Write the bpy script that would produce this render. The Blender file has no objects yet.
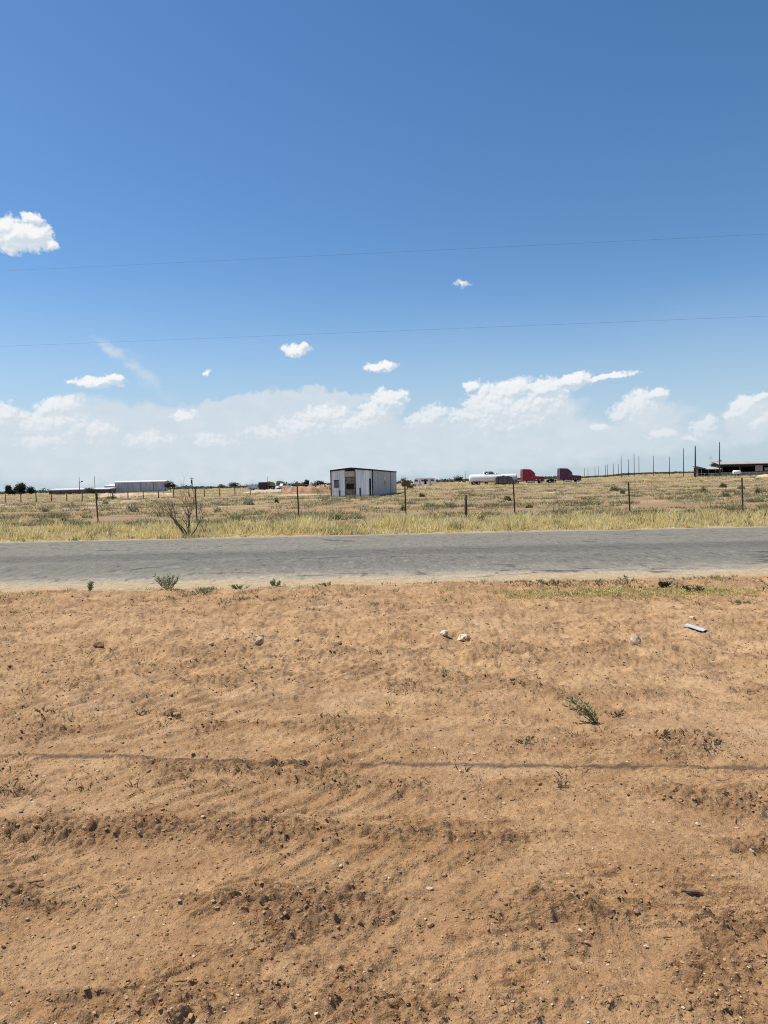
import bpy, math, random
import numpy as np
from mathutils import Matrix, Vector

R = math.radians
random.seed(7)
rng = np.random.default_rng(11)
S = bpy.context.scene
COL = S.collection

# ------------------------------------------------------------------ camera, sky, sun, exposure
F = 740.0
CAM_H = 1.6
PITCH = R(2.28)
ROLL = R(-1.2)
cam_d = bpy.data.cameras.new('camera')
cam_d.sensor_fit = 'VERTICAL'
cam_d.sensor_height = 36.0
cam_d.lens = F * 36.0 / 1024.0
cam_d.clip_start = 0.05
cam_d.clip_end = 30000
cam = bpy.data.objects.new('camera', cam_d)
COL.objects.link(cam)
CAM_R = Matrix.Rotation(R(90) - PITCH, 3, 'X') @ Matrix.Rotation(ROLL, 3, 'Z')
cam.matrix_world = Matrix.Translation((0, 0, CAM_H)) @ CAM_R.to_4x4()
S.camera = cam

SUN_EL = R(61)
SUN_AZ = math.atan2(-0.97, 0.22)          # from +Y towards +X
TO_SUN = Vector((math.sin(SUN_AZ) * math.cos(SUN_EL), math.cos(SUN_AZ) * math.cos(SUN_EL), math.sin(SUN_EL)))
sun_d = bpy.data.lights.new('sun', 'SUN')
sun_d.energy = 4.7
sun_d.angle = R(0.5)
sun_d.color = (1.0, 0.92, 0.79)
sun = bpy.data.objects.new('sun', sun_d)
sun.rotation_euler = TO_SUN.to_track_quat('Z', 'Y').to_euler()
sun.location = TO_SUN * 60
COL.objects.link(sun)

SKY_STRENGTH = 0.108
S.view_settings.view_transform = 'Standard'
S.view_settings.look = 'None'
S.view_settings.exposure = 0.15
S.view_settings.gamma = 1.0
S.view_settings.use_curve_mapping = False
S.cycles.max_bounces = 5
S.cycles.diffuse_bounces = 2
S.cycles.glossy_bounces = 2
S.cycles.transparent_max_bounces = 6
S.cycles.use_denoising = False
S.cycles.filter_width = 1.05


def ray(px, py):
    return CAM_R @ Vector(((px - 384) / F, -(py - 512) / F, -1.0))


def azel(px, py):
    d = ray(px, py).normalized()
    return math.atan2(d.x, d.y), math.asin(d.z)


# ---- tiny node helper
class NT:
    def __init__(self, tree):
        self.t = tree
        self.n = tree.nodes
        self.l = tree.links

    def node(self, kind, **kw):
        n = self.n.new(kind)
        for k, v in kw.items():
            setattr(n, k, v)
        return n

    def put(self, sock, v):
        if hasattr(v, 'is_output'):
            self.l.new(v, sock)
        else:
            sock.default_value = v

    def math(self, op, a, b=None, c=None, clamp=False):
        n = self.node('ShaderNodeMath', operation=op, use_clamp=clamp)
        self.put(n.inputs[0], a)
        if b is not None:
            self.put(n.inputs[1], b)
        if c is not None:
            self.put(n.inputs[2], c)
        return n.outputs[0]

    def vmath(self, op, a, b=None, c=None, out=0):
        n = self.node('ShaderNodeVectorMath', operation=op)
        self.put(n.inputs[0], a)
        if b is not None:
            self.put(n.inputs[1], b)
        if c is not None:
            self.put(n.inputs[2], c)
        return n.outputs[out]

    def noise(self, vec, scale, detail=6.0, rough=0.55, dist=0.0, color=False, lac=2.0):
        n = self.node('ShaderNodeTexNoise', noise_dimensions='3D')
        if vec is not None:
            self.l.new(vec, n.inputs['Vector'])
        n.inputs['Scale'].default_value = scale
        n.inputs['Detail'].default_value = detail
        n.inputs['Roughness'].default_value = rough
        n.inputs['Lacunarity'].default_value = lac
        n.inputs['Distortion'].default_value = dist
        return n.outputs['Color' if color else 'Fac']

    def ramp(self, v, lo, hi, a=0.0, b=1.0, smooth=True):
        n = self.node('ShaderNodeMapRange')
        n.interpolation_type = 'SMOOTHSTEP' if smooth else 'LINEAR'
        self.put(n.inputs[0], v)
        n.inputs[1].default_value = lo
        n.inputs[2].default_value = hi
        n.inputs[3].default_value = a
        n.inputs[4].default_value = b
        return n.outputs[0]

    def mix(self, fac, a, b, blend='MIX'):
        n = self.node('ShaderNodeMix', data_type='RGBA', blend_type=blend)
        n.clamp_factor = True
        self.put(n.inputs[0], fac)
        for s, v in ((n.inputs[6], a), (n.inputs[7], b)):
            if isinstance(v, (tuple, list)):
                v = tuple(v) + (1.0,) if len(v) == 3 else tuple(v)
            self.put(s, v)
        return n.outputs[2]

    def xyz(self, v):
        n = self.node('ShaderNodeSeparateXYZ')
        self.l.new(v, n.inputs[0])
        return n.outputs

    def combine(self, x, y, z):
        n = self.node('ShaderNodeCombineXYZ')
        for s, v in zip(n.inputs, (x, y, z)):
            self.put(s, v)
        return n.outputs[0]


def build_world():
    w = bpy.data.worlds.new('World')
    S.world = w
    w.use_nodes = True
    t = NT(w.node_tree)
    t.n.clear()
    sky = t.node('ShaderNodeTexSky', sky_type='NISHITA')
    sky.sun_disc = False
    sky.sun_elevation = SUN_EL
    sky.sun_rotation = SUN_AZ
    sky.altitude = 800
    sky.air_density = 1.0
    sky.dust_density = 0.6
    sky.ozone_density = 2.0
    hsv = t.node('ShaderNodeHueSaturation')
    hsv.inputs['Hue'].default_value = 0.5
    hsv.inputs['Saturation'].default_value = 1.23
    hsv.inputs['Value'].default_value = 1.11
    t.l.new(sky.outputs[0], hsv.inputs['Color'])
    col = hsv.outputs[0]
    tc = t.node('ShaderNodeTexCoord')
    x, y, z = t.xyz(tc.outputs['Generated'])
    az = t.math('ARCTAN2', x, y)
    el = t.math('ARCSINE', z)
    P = t.combine(az, el, 0.0)
    k = 0.9 / SKY_STRENGTH
    # horizon haze in the air low over the plain (uneven with noise)
    hn = t.noise(t.vmath('MULTIPLY', P, (3.0, 9.0, 1.0)), 2.0, 4, 0.5)
    hz = t.ramp(t.math('ADD', el, t.math('MULTIPLY', t.math('SUBTRACT', hn, 0.5), 0.05)), -0.03, 0.27, 0.92, 0.0, smooth=True)
    col = t.mix(hz, col, tuple(k * c for c in (0.47, 0.60, 0.71)))

    warp = t.vmath('SUBTRACT', t.noise(P, 38.0, 5, 0.6, color=True), (0.5, 0.5, 0.5))

    def field(ells, amount, shift=(0, 0, 0)):
        Pw = t.vmath('ADD', t.vmath('MULTIPLY_ADD', warp, (amount, amount, 0.0), P), shift)
        out = None
        for (px, py, rx, ry, wt, rot) in ells:
            a0, e0 = azel(px, py)
            a1, _ = azel(px + rx, py)
            _, e1 = azel(px, py - ry)
            ra, re = abs(a1 - a0), abs(e1 - e0)
            d = t.vmath('SUBTRACT', Pw, (a0, e0, 0.0))
            if rot:
                c, s = math.cos(R(rot)), math.sin(R(rot))
                dx, dy, _ = t.xyz(d)
                d = t.combine(t.math('ADD', t.math('MULTIPLY', dx, c), t.math('MULTIPLY', dy, s)),
                              t.math('SUBTRACT', t.math('MULTIPLY', dy, c), t.math('MULTIPLY', dx, s)), 0.0)
            q = t.vmath('LENGTH', t.vmath('MULTIPLY', d, (1 / ra, 1 / re, 0.0)), out=1)
            v = t.math('MULTIPLY', t.math('SUBTRACT', 1.0, q), wt)
            out = v if out is None else t.math('MAXIMUM', out, v)
        return out

    # thin veil: anvils and wisps
    veil = [(275, 420, 96, 32, 3.4, 3), (318, 402, 50, 14, 2.4, 0), (230, 408, 40, 14, 2.0, 8), (120, 432, 150, 34, 2.0, 0), (320, 435, 110, 36, 2.0, 0), (30, 440, 90, 40, 1.8, 0),
            (520, 420, 80, 26, 1.6, 8), (560, 440, 130, 26, 1.2, 0), (400, 448, 420, 34, 1.6, 1), (645, 425, 60, 24, 1.2, 10), (750, 420, 40, 30, 1.2, 0), (220, 455, 300, 36, 2.0, 0),
            (112, 350, 30, 9, .5, -30), (140, 372, 50, 12, .42, -38), (350, 398, 30, 7, .9, 5), (75, 402, 40, 10, .8, 0)]
    vf = field(veil, 0.035)
    vn = t.noise(t.vmath('MULTIPLY', P, (8.0, 15.0, 1.0)), 3.0, 6, 0.55)
    vm = t.ramp(t.math('ADD', vf, t.math('MULTIPLY', t.math('SUBTRACT', vn, 0.5), 0.9)), 0.0, 0.62, 0.0, 0.90)
    vfine = t.noise(t.vmath('MULTIPLY', P, (1.0, 1.6, 1.0)), 34.0, 7, 0.6)
    vm = t.math('MULTIPLY', vm, t.ramp(vfine, 0.3, 0.68, 0.72, 1.12, smooth=False))
    col = t.mix(vm, col, tuple(k * c for c in (0.66, 0.735, 0.80)))

    # cumulus
    cum = [(14, 236, 34, 17, 1.3, 0), (36, 236, 20, 15, 1.3, 0), (33, 220, 11, 8, 1.1, 0), (0, 228, 26, 14, 1.2, 0), (50, 245, 8, 7, 1, 0),
           (297, 350, 15, 7, 1.0, 0), (302, 347, 8, 5, 1.0, 0),
           (98, 383, 28, 6, 1.1, 0), (90, 379, 10, 4, 1, 0), (112, 380, 12, 5, 1.0, 0), (70, 381, 4, 2, .7, 0),
           (380, 367, 18, 5, 1.1, 0), (388, 370, 10, 4, 1, 0), (207, 372, 6, 3, .5, 0), (462, 283, 6, 3, .3, 0),
           # towers
           (388, 404, 20, 16, 1.3, 0), (374, 413, 18, 14, 1.1, 0), (399, 396, 12, 8, 1.1, 0),
           (434, 415, 17, 13, 1.1, 0), (425, 420, 20, 8, .9, 0),
           (492, 408, 32, 26, 1.2, 15), (520, 408, 34, 24, 1.0, 0), (512, 392, 28, 15, 1.2, 15), (545, 389, 26, 14, 1.2, 0), (573, 381, 20, 9, 1.2, 8), (605, 379, 30, 3.6, .8, 9),
           (540, 402, 30, 16, .8, 0), (470, 417, 26, 10, .9, 0), (471, 386, 9, 4.5, .9, 0),
           (640, 406, 26, 18, 1.2, 15), (655, 395, 16, 8, 1.2, 10), (620, 414, 14, 8, 1.0, 0), (598, 428, 9, 6, 1, 0),
           (705, 427, 15, 11, 1.1, 0), (747, 408, 20, 15, 1.2, 15), (735, 415, 14, 8, 1, 0), (758, 398, 12, 6, 1.1, 0), (760, 420, 14, 10, .8, 0),
           (662, 435, 18, 5, .8, 0), (690, 440, 10, 4, .7, 0),
           # the long broken bank low on the left
           (58, 408, 26, 12, 1.0, 0), (50, 422, 40, 16, .8, 0), (4, 414, 18, 14, .9, 0), (44, 440, 26, 11, .7, 0), (98, 432, 22, 12, .55, 0), (185, 416, 12, 7, .8, 0),
           (150, 440, 26, 9, .5, 0), (212, 441, 22, 8, .5, 0), (325, 416, 30, 13, .75, 0), (300, 426, 30, 11, .6, 0), (350, 424, 22, 10, .7, 0), (268, 434, 26, 7, .45, 0)]
    cf = field(cum, 0.022)
    cf2 = field(cum, 0.022, (-0.0035, 0.0050, 0.0))
    cn = t.noise(P, 85.0, 9, 0.66)
    cn2 = t.noise(t.vmath('ADD', P, (-0.0024, 0.0036, 0.0)), 85.0, 9, 0.66)
    cm = t.ramp(t.math('ADD', cf, t.math('MULTIPLY', t.math('SUBTRACT', cn, 0.5), 1.7)), -0.16, 0.34, 0.0, 1.0)
    g = t.math('SUBTRACT', cf, cf2)
    gn = t.math('SUBTRACT', cn, cn2)
    lit = t.ramp(t.math('ADD', g, t.math('MULTIPLY', gn, 1.7)), -0.42, 0.42, 0.0, 1.0)
    # low clouds stand farther off: the air in front of them is thicker, and their feet sink into it
    far = t.ramp(el, 0.03, 0.15, 0.38, 1.0)
    sink = t.ramp(lit, 0.0, 0.65, 0.70, 1.0)
    sink = t.math('MAXIMUM', sink, t.ramp(el, 0.16, 0.24, 0.0, 0.95))
    cc = t.mix(lit, tuple(k * c for c in (0.66, 0.73, 0.79)), tuple(k * c for c in (0.93, 0.935, 0.94)))
    col = t.mix(t.math('MULTIPLY', t.math('MULTIPLY', cm, far), sink), col, cc)
    bg = t.node('ShaderNodeBackground')
    bg.inputs['Strength'].default_value = SKY_STRENGTH
    t.l.new(col, bg.inputs['Color'])
    out = t.node('ShaderNodeOutputWorld')
    t.l.new(bg.outputs[0], out.inputs['Surface'])


build_world()

# ------------------------------------------------------------------ numpy noise
_perm = np.random.default_rng(3).permutation(4096)
_grad = np.random.default_rng(4).uniform(0, 2 * np.pi, 4096)
_gx, _gy = np.cos(_grad), np.sin(_grad)


def perlin(x, y):
    x = np.asarray(x, float)
    y = np.asarray(y, float)
    xi = np.floor(x).astype(np.int64)
    yi = np.floor(y).astype(np.int64)
    fx, fy = x - xi, y - yi
    u = fx * fx * fx * (fx * (fx * 6 - 15) + 10)
    v = fy * fy * fy * (fy * (fy * 6 - 15) + 10)

    def g(ix, iy, dx, dy):
        h = _perm[(_perm[ix & 4095] + iy) & 4095]
        return _gx[h] * dx + _gy[h] * dy
    a = g(xi, yi, fx, fy)
    b = g(xi + 1, yi, fx - 1, fy)
    c = g(xi, yi + 1, fx, fy - 1)
    d = g(xi + 1, yi + 1, fx - 1, fy - 1)
    return ((a + (b - a) * u) + ((c + (d - c) * u) - (a + (b - a) * u)) * v) * 1.5


def fbm(x, y, octaves=4, gain=0.5, seed=0.0):
    s, a = 0.0, 1.0
    for i in range(octaves):
        s = s + a * perlin(x + seed + 17.3 * i, y - seed * 1.7 + 9.1 * i)
        x, y, a = x * 2.03, y * 2.03, a * gain
    return s


def sstep(lo, hi, v):
    q = np.clip((np.asarray(v, float) - lo) / (hi - lo), 0, 1)
    return q * q * (3 - 2 * q)


ROAD_NEAR, ROAD_FAR = 12.35, 22.8


def base_z(x, y):
    """the lie of the land without the fine dirt: flat, tilting up gently to the right beyond the fence"""
    x = np.asarray(x, float)
    y = np.asarray(y, float)
    z = (0.0080 * np.maximum(x, 0) + 0.0055 * np.minimum(x, 0)) * sstep(35, 140, y)
    yy = np.maximum(y, 1.0)
    z = z + y * 0.0030 * sstep(.25, .36, x / yy) * sstep(90, 180, y) + 0.0008 * np.maximum(y - 150, 0)
    z = z + sstep(24, 60, y) * 0.16 * fbm(x / 21, y / 17, 3, seed=5)
    return z


def _track(x, y):
    """tyre tracks sweeping across, nearer at the right: index, position across (-1..1), along"""
    w = y + 0.085 * x + 0.030 * x * np.abs(x) * .5 + 0.16 * perlin(x * 0.45, y * 0.5 + 40) + .05 * perlin(x * 1.3, y * 1.1 + 9)
    s_ = 5.2 * np.log(np.maximum(w, .4))
    i = np.floor(s_)
    return i, (s_ - i - .5) * 2, w


def bands_mask(x, y):
    """crumbly ridges squeezed up between the tyre tracks"""
    i, t, w = _track(x, y)
    r = np.exp(-((1 - np.abs(t)) / .38) ** 2)
    keep = .75 + .9 * perlin(x * .55 + i * 7.7, i * 3.1 + .3 * y)
    return (r - .33) * np.clip(keep, .05, 1.4) + .30 * fbm(x * 1.3, y * 2.6, 3, .55, seed=21)


def cleats(x, y):
    """slanting lug prints inside the tracks, clearest on the left"""
    i, t, w = _track(x, y)
    per = .125 + .05 * ((i * 1.7) % 1.0)
    half = w * .096
    q = (x - t * half * .75 + .03 * perlin(x * 4, y * 4)) / per + i * .37
    s_ = np.abs((q % 1.0) - .5) * 2
    side = sstep(1.6, -.6, x + .8 * perlin(x * .5, y * .6 + 3)) * .85 + .15
    patch = sstep(-.25, .35, perlin(x * .9 + i * 5.1, y * .8 + i * 2.3) + .15)
    return (sstep(.2, .75, s_) - .5) * sstep(.98, .7, np.abs(t)) * side * patch


def clod_mask(x, y):
    b = bands_mask(x, y)
    p = fbm(x * 1.5, y * 2.3, 4, .6, seed=33)
    return sstep(-0.08, 0.70, b * 0.75 + p * 0.75) * sstep(9.5, 6.5, y)


def dirt_z(x, y):
    near = sstep(ROAD_NEAR - 0.2, ROAD_NEAR - 1.6, y)
    z = 0.028 * fbm(x * 0.55, y * 0.75, 2, seed=1)
    soft = sstep(11, 5.5, y)
    b = bands_mask(x, y)
    z = z + (0.35 + .65 * soft) * 0.022 * b
    m = clod_mask(x, y)
    z = z + 0.013 * fbm(x * 4.2, y * 5.0, 3, 0.55, seed=3) * (0.6 + 0.6 * m)
    r1 = 1 - np.abs(fbm(x * 7, y * 10, 3, 0.6, seed=8)) * 2
    z = z + 0.014 * (m * 1.0 + .20) * r1
    r2 = 1 - np.abs(fbm(x * 16, y * 20, 2, 0.6, seed=18)) * 2
    z = z + 0.0065 * (m * 1.0 + .35) * r2
    z = z + 0.0055 * fbm(x * 24, y * 26, 2, 0.7, seed=9) * (0.55 + 1.1 * m)
    z = z + 0.028 * sstep(4, 7, y) * fbm(x * 2.6, y * 1.9, 4, 0.62, seed=29)
    z = z + 0.012 * sstep(4, 7, y) * (1 - np.abs(fbm(x * 5.5, y * 3.5, 3, .6, seed=30)) * 2)
    # flakes of dried crust standing up, drawn out along the way the lugs pulled the mud
    an = .55 - .38 * np.tanh(x / 1.6)
    u, v = x * np.sin(an) - y * np.cos(an), x * np.cos(an) + y * np.sin(an)
    q = 1 - np.abs(fbm(u * 10.5, v * 3.4, 4, .62, seed=61)) * 2.2
    wide = sstep(-.10, .5, fbm(x * 1.1, y * 1.7, 3, .55, seed=63)) * sstep(10.5, 7, y)
    z = z + 0.030 * np.clip(q - .40, 0, 1) ** .8 * wide
    z = z + 0.017 * cleats(x, y) * sstep(9.5, 6, y)
    # a scuffed low bank along the foot of the shoulder
    z = z + 0.035 * sstep(10.3, 10.9, y) * sstep(11.6, 11.1, y) * (0.6 + fbm(x * 1.3, y, 2, seed=4))
    return z * near


def ground_z(x, y):
    x = np.asarray(x, float)
    y = np.asarray(y, float)
    e1 = ROAD_NEAR + 0.32 * fbm(x * 0.6, y * 0.3, 3, seed=50)
    e2 = ROAD_FAR + 0.20 * fbm(x * 0.9, y * 0.3, 3, seed=60)
    under = sstep(e1 - 0.12, e1 + 0.12, y) * sstep(e2 + 0.12, e2 - 0.12, y)
    z = dirt_z(x, y) + base_z(x, y)
    rough = sstep(ROAD_FAR + .1, ROAD_FAR + 2, y) * 0.05 * fbm(x * 0.8, y * 0.8, 3, seed=70) * sstep(200, 60, y)
    return (z + rough + 0.012) * (1 - under) - 0.075 * under


def gz(x, y):
    return float(ground_z(np.array([x]), np.array([y]))[0])


def at(px, py, D):
    """world point on the picture column px (near row py) at forward distance D"""
    d = ray(px, py)
    return d.x / d.y * D, D


def hit(px, py):
    """where the ground is seen at a pixel of the photograph"""
    d = ray(px, py)
    t = -CAM_H / d.z
    for _ in range(12):
        x, y = d.x * t, d.y * t
        t = (float(base_z(x, y)) - CAM_H) / d.z
    return d.x * t, d.y * t


# ------------------------------------------------------------------ mesh and object helpers
def mesh_np(name, V, T, smooth=False, col=None, attrs=None):
    """V (n,3); T (m,3 or 4) faces"""
    V = np.ascontiguousarray(V, dtype=np.float32)
    T = np.ascontiguousarray(T, dtype=np.int32)
    me = bpy.data.meshes.new(name)
    n, m, k = len(V), len(T), T.shape[1]
    me.vertices.add(n)
    me.vertices.foreach_set('co', V.ravel())
    me.loops.add(m * k)
    me.loops.foreach_set('vertex_index', T.ravel())
    me.polygons.add(m)
    me.polygons.foreach_set('loop_start', np.arange(0, m * k, k, dtype=np.int32))
    me.polygons.foreach_set('loop_total', np.full(m, k, dtype=np.int32))
    me.polygons.foreach_set('use_smooth', np.full(m, smooth, dtype=bool))
    me.update(calc_edges=True)
    if col is not None:
        a = me.color_attributes.new('Col', 'FLOAT_COLOR', 'POINT')
        c = np.ones((n, 4), np.float32)
        c[:, :3] = col
        a.data.foreach_set('color', c.ravel())
    for key, val in (attrs or {}).items():
        a = me.attributes.new(key, 'FLOAT', 'POINT')
        a.data.foreach_set('value', np.ascontiguousarray(val, np.float32))
    return me


def link(name, me, mat=None, parent=None):
    o = bpy.data.objects.new(name, me)
    COL.objects.link(o)
    if mat is not None and me is not None and not me.materials:
        me.materials.append(mat)
    if parent is not None:
        o.parent = parent
    return o


def tag(o, label=None, cat=None, group=None, kind=None):
    if label:
        o['label'] = label
    if cat:
        o['category'] = cat
    if group:
        o['group'] = group
    if kind:
        o['kind'] = kind
    return o


def thing(name, label, cat, loc=(0, 0, 0), rz=0.0, group=None):
    o = bpy.data.objects.new(name, None)
    o.empty_display_size = 0.2
    COL.objects.link(o)
    o.location = loc
    o.rotation_euler = (0, 0, rz)
    return tag(o, label, cat, group)


class MB:
    """collects simple solids into one mesh"""

    def __init__(self):
        self.v, self.f, self.s = [], [], []

    def add(self, vs, fs, smooth=False):
        b = len(self.v)
        self.v += [tuple(p) for p in vs]
        self.f += [tuple(b + i for i in f) for f in fs]
        self.s += [smooth] * len(fs)
        return self

    def box(self, x0, x1, y0, y1, z0, z1, bev=0.0):
        if bev <= 0:
            vs = [(x, y, z) for z in (z0, z1) for y in (y0, y1) for x in (x0, x1)]
            return self.add(vs, [(0, 2, 3, 1), (4, 5, 7, 6), (0, 1, 5, 4), (2, 6, 7, 3), (0, 4, 6, 2), (1, 3, 7, 5)])
        # rounded in the xz outline, extruded along y
        pts = [(x0 + bev, z0), (x1 - bev, z0), (x1, z0 + bev), (x1, z1 - bev), (x1 - bev, z1), (x0 + bev, z1), (x0, z1 - bev), (x0, z0 + bev)]
        return self.prism_y(pts, y0, y1)

    def prism_y(self, pts, y0, y1, smooth=False):
        n = len(pts)
        vs = [(x, y0, z) for x, z in pts] + [(x, y1, z) for x, z in pts]
        fs = [tuple(range(n)), tuple(range(2 * n - 1, n - 1, -1))]
        fs += [((i + 1) % n, i, n + i, n + (i + 1) % n) for i in range(n)]
        return self.add(vs, fs, smooth)

    def prism_x(self, pts, x0, x1):
        n = len(pts)
        vs = [(x0, y, z) for y, z in pts] + [(x1, y, z) for y, z in pts]
        fs = [tuple(range(n - 1, -1, -1)), tuple(range(n, 2 * n))]
        fs += [(i, (i + 1) % n, n + (i + 1) % n, n + i) for i in range(n)]
        return self.add(vs, fs)

    def tube(self, pts, rads, n=8, caps=True):
        pts = [Vector(p) for p in pts]
        if not hasattr(rads, '__len__'):
            rads = [rads] * len(pts)
        vs = []
        for i, p in enumerate(pts):
            d = (pts[min(i + 1, len(pts) - 1)] - pts[max(i - 1, 0)]).normalized()
            a = d.orthogonal().normalized() if abs(d.z) < 0.99 else Vector((1, 0, 0))
            a = (Vector((0, 0, 1)).cross(d).normalized() if abs(d.z) < 0.99 else a)
            b = d.cross(a).normalized()
            for k in range(n):
                t = 2 * math.pi * k / n
                vs.append(p + (a * math.cos(t) + b * math.sin(t)) * rads[i])
        fs = []
        for i in range(len(pts) - 1):
            for k in range(n):
                q = (k + 1) % n
                fs.append((i * n + k, i * n + q, (i + 1) * n + q, (i + 1) * n + k))
        self.add(vs, fs, True)
        if caps:
            b = len(self.v) - len(vs)
            self.f += [tuple(b + k for k in range(n - 1, -1, -1)), tuple(b + (len(pts) - 1) * n + k for k in range(n))]
            self.s += [False, False]
        return self

    def mesh(self, name):
        me = bpy.data.meshes.new(name)
        me.from_pydata(self.v, [], self.f)
        me.polygons.foreach_set('use_smooth', self.s)
        me.update()
        return me

    def build(self, name, mat, parent=None):
        return link(name, self.mesh(name), mat, parent)


# ------------------------------------------------------------------ materials
def pbsdf(name):
    m = bpy.data.materials.new(name)
    m.use_nodes = True
    t = NT(m.node_tree)
    b = t.n['Principled BSDF']
    return m, t, b


def simple(name, col, rough=0.7, var=0.25, scale=2.0, metal=0.0, dirt=None, dirt_lo=.45, dirt_hi=.75, stretch=(1, 1, 1), spec=0.4):
    """a colour with uneven tone, and patches of dirt or rust"""
    m, t, b = pbsdf(name)
    tc = t.node('ShaderNodeTexCoord')
    P = t.vmath('MULTIPLY', tc.outputs['Object'], stretch)
    n = t.noise(P, scale, 6, 0.6)
    f = t.ramp(n, 0.3, 0.7, 1 - var, 1 + var, smooth=False)
    c = t.mix(1.0, col, t.combine(f, f, f), 'MULTIPLY')
    if dirt is not None:
        n2 = t.noise(P, scale * 1.7, 8, 0.65)
        c = t.mix(t.ramp(n2, dirt_lo, dirt_hi, 0, 1), c, dirt)
    t.l.new(c, b.inputs['Base Color'])
    b.inputs['Roughness'].default_value = rough
    b.inputs['Metallic'].default_value = metal
    b.inputs['Specular IOR Level'].default_value = spec
    return m


def leafy(name, rough=0.75, trans=0.25):
    """takes the plant's own colour per leaf from the mesh"""
    m, t, b = pbsdf(name)
    at_ = t.node('ShaderNodeAttribute', attribute_name='Col')
    t.l.new(at_.outputs['Color'], b.inputs['Base Color'])
    b.inputs['Roughness'].default_value = rough
    b.inputs['Specular IOR Level'].default_value = 0.2
    tr = t.node('ShaderNodeBsdfTranslucent')
    t.l.new(at_.outputs['Color'], tr.inputs['Color'])
    mx = t.node('ShaderNodeMixShader')
    mx.inputs[0].default_value = trans
    t.l.new(b.outputs[0], mx.inputs[1])
    t.l.new(tr.outputs[0], mx.inputs[2])
    t.l.new(mx.outputs[0], t.n['Material Output'].inputs['Surface'])
    return m


def mat_ground():
    m, t, b = pbsdf('dry red dirt')
    geo = t.node('ShaderNodeNewGeometry')
    P = geo.outputs['Position']
    A = lambda k: t.node('ShaderNodeAttribute', attribute_name=k).outputs['Fac']
    n_big = t.noise(P, 0.7, 4, 0.55)
    n_mid = t.noise(t.vmath('MULTIPLY', P, (1.0, 2.2, 1.0)), 2.3, 6, 0.6)
    n_fine = t.noise(P, 28.0, 6, 0.7)
    n_grit = t.noise(P, 150.0, 3, 0.6)
    tan = (0.550, 0.355, 0.188)
    red = (0.402, 0.236, 0.116)
    dark = (0.185, 0.108, 0.058)
    pale = (0.640, 0.440, 0.270)
    nearred = A('red')
    c = t.mix(t.math('ADD', t.ramp(n_mid, 0.35, 0.68, 0, .75), t.math('MULTIPLY', nearred, .45), clamp=True), tan, red)
    c = t.mix(t.math('MULTIPLY', t.ramp(n_big, 0.48, 0.72, 0, 0.5), t.math('SUBTRACT', 1.0, t.math('MULTIPLY', nearred, .7))), c, pale)
    # crumbly, litter-rich soil
    lit = t.math('MULTIPLY', A('crumb'), t.ramp(n_fine, 0.40, 0.58, 0.03, 0.78))
    c = t.mix(lit, c, dark)
    # shoulder of pale caliche gravel, pale sand in the far field
    sn = t.ramp(t.noise(P, 6.0, 5, 0.65), 0.3, 0.7, 0.75, 1.12, smooth=False)
    shc = t.mix(1.0, (0.54, 0.415, 0.255), t.combine(sn, sn, sn), 'MULTIPLY')
    c = t.mix(A('shoulder'), c, shc)
    fieldn = t.noise(t.vmath('MULTIPLY', P, (0.5, 1.0, 1.0)), 0.25, 6, 0.62)
    fc = t.mix(t.ramp(fieldn, 0.42, 0.62), (0.345, 0.225, 0.130), (0.325, 0.255, 0.138))
    fc = t.mix(t.math('MULTIPLY', A('bare'), t.ramp(fieldn, 0.35, 0.6, 1.0, .25)), fc, (0.362, 0.228, 0.135))
    c = t.mix(A('field'), c, fc)
    c = t.mix(A('sand'), c, (0.62, 0.49, 0.32))
    # grain
    g = t.ramp(n_grit, 0.25, 0.75, 0.70, 1.26, smooth=False)
    c = t.mix(1.0, c, t.combine(g, g, g), 'MULTIPLY')
    g2 = t.ramp(n_fine, 0.3, 0.7, 0.74, 1.20, smooth=False)
    c = t.mix(1.0, c, t.combine(g2, g2, g2), 'MULTIPLY')
    # flecks of pale grit and dark bits
    v = t.node('ShaderNodeTexVoronoi')
    t.l.new(P, v.inputs['Vector'])
    v.inputs['Scale'].default_value = 24.0
    vc = t.xyz(v.outputs['Color'])
    fleck = t.math('MULTIPLY', t.ramp(v.outputs['Distance'], 0.10, 0.16, 1, 0), t.math('GREATER_THAN', vc[0], 0.90))
    c = t.mix(t.math('MULTIPLY', fleck, 0.7), c, (0.55, 0.46, 0.36))
    fl2 = t.math('MULTIPLY', t.ramp(v.outputs['Distance'], 0.12, 0.22, 1, 0), t.math('GREATER_THAN', vc[1], 0.84))
    c = t.mix(t.math('MULTIPLY', fl2, 0.6), c, (0.10, 0.06, 0.04))
    t.l.new(c, b.inputs['Base Color'])
    b.inputs['Roughness'].default_value = 0.95
    b.inputs['Specular IOR Level'].default_value = 0.15
    bn = t.math('ADD', t.math('MULTIPLY', n_fine, 1.0), t.math('MULTIPLY', n_grit, 0.35))
    bu = t.node('ShaderNodeBump')
    bu.inputs['Strength'].default_value = 0.9
    bu.inputs['Distance'].default_value = 0.022
    t.l.new(bn, bu.inputs['Height'])
    t.l.new(bu.outputs[0], b.inputs['Normal'])
    return m


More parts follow.
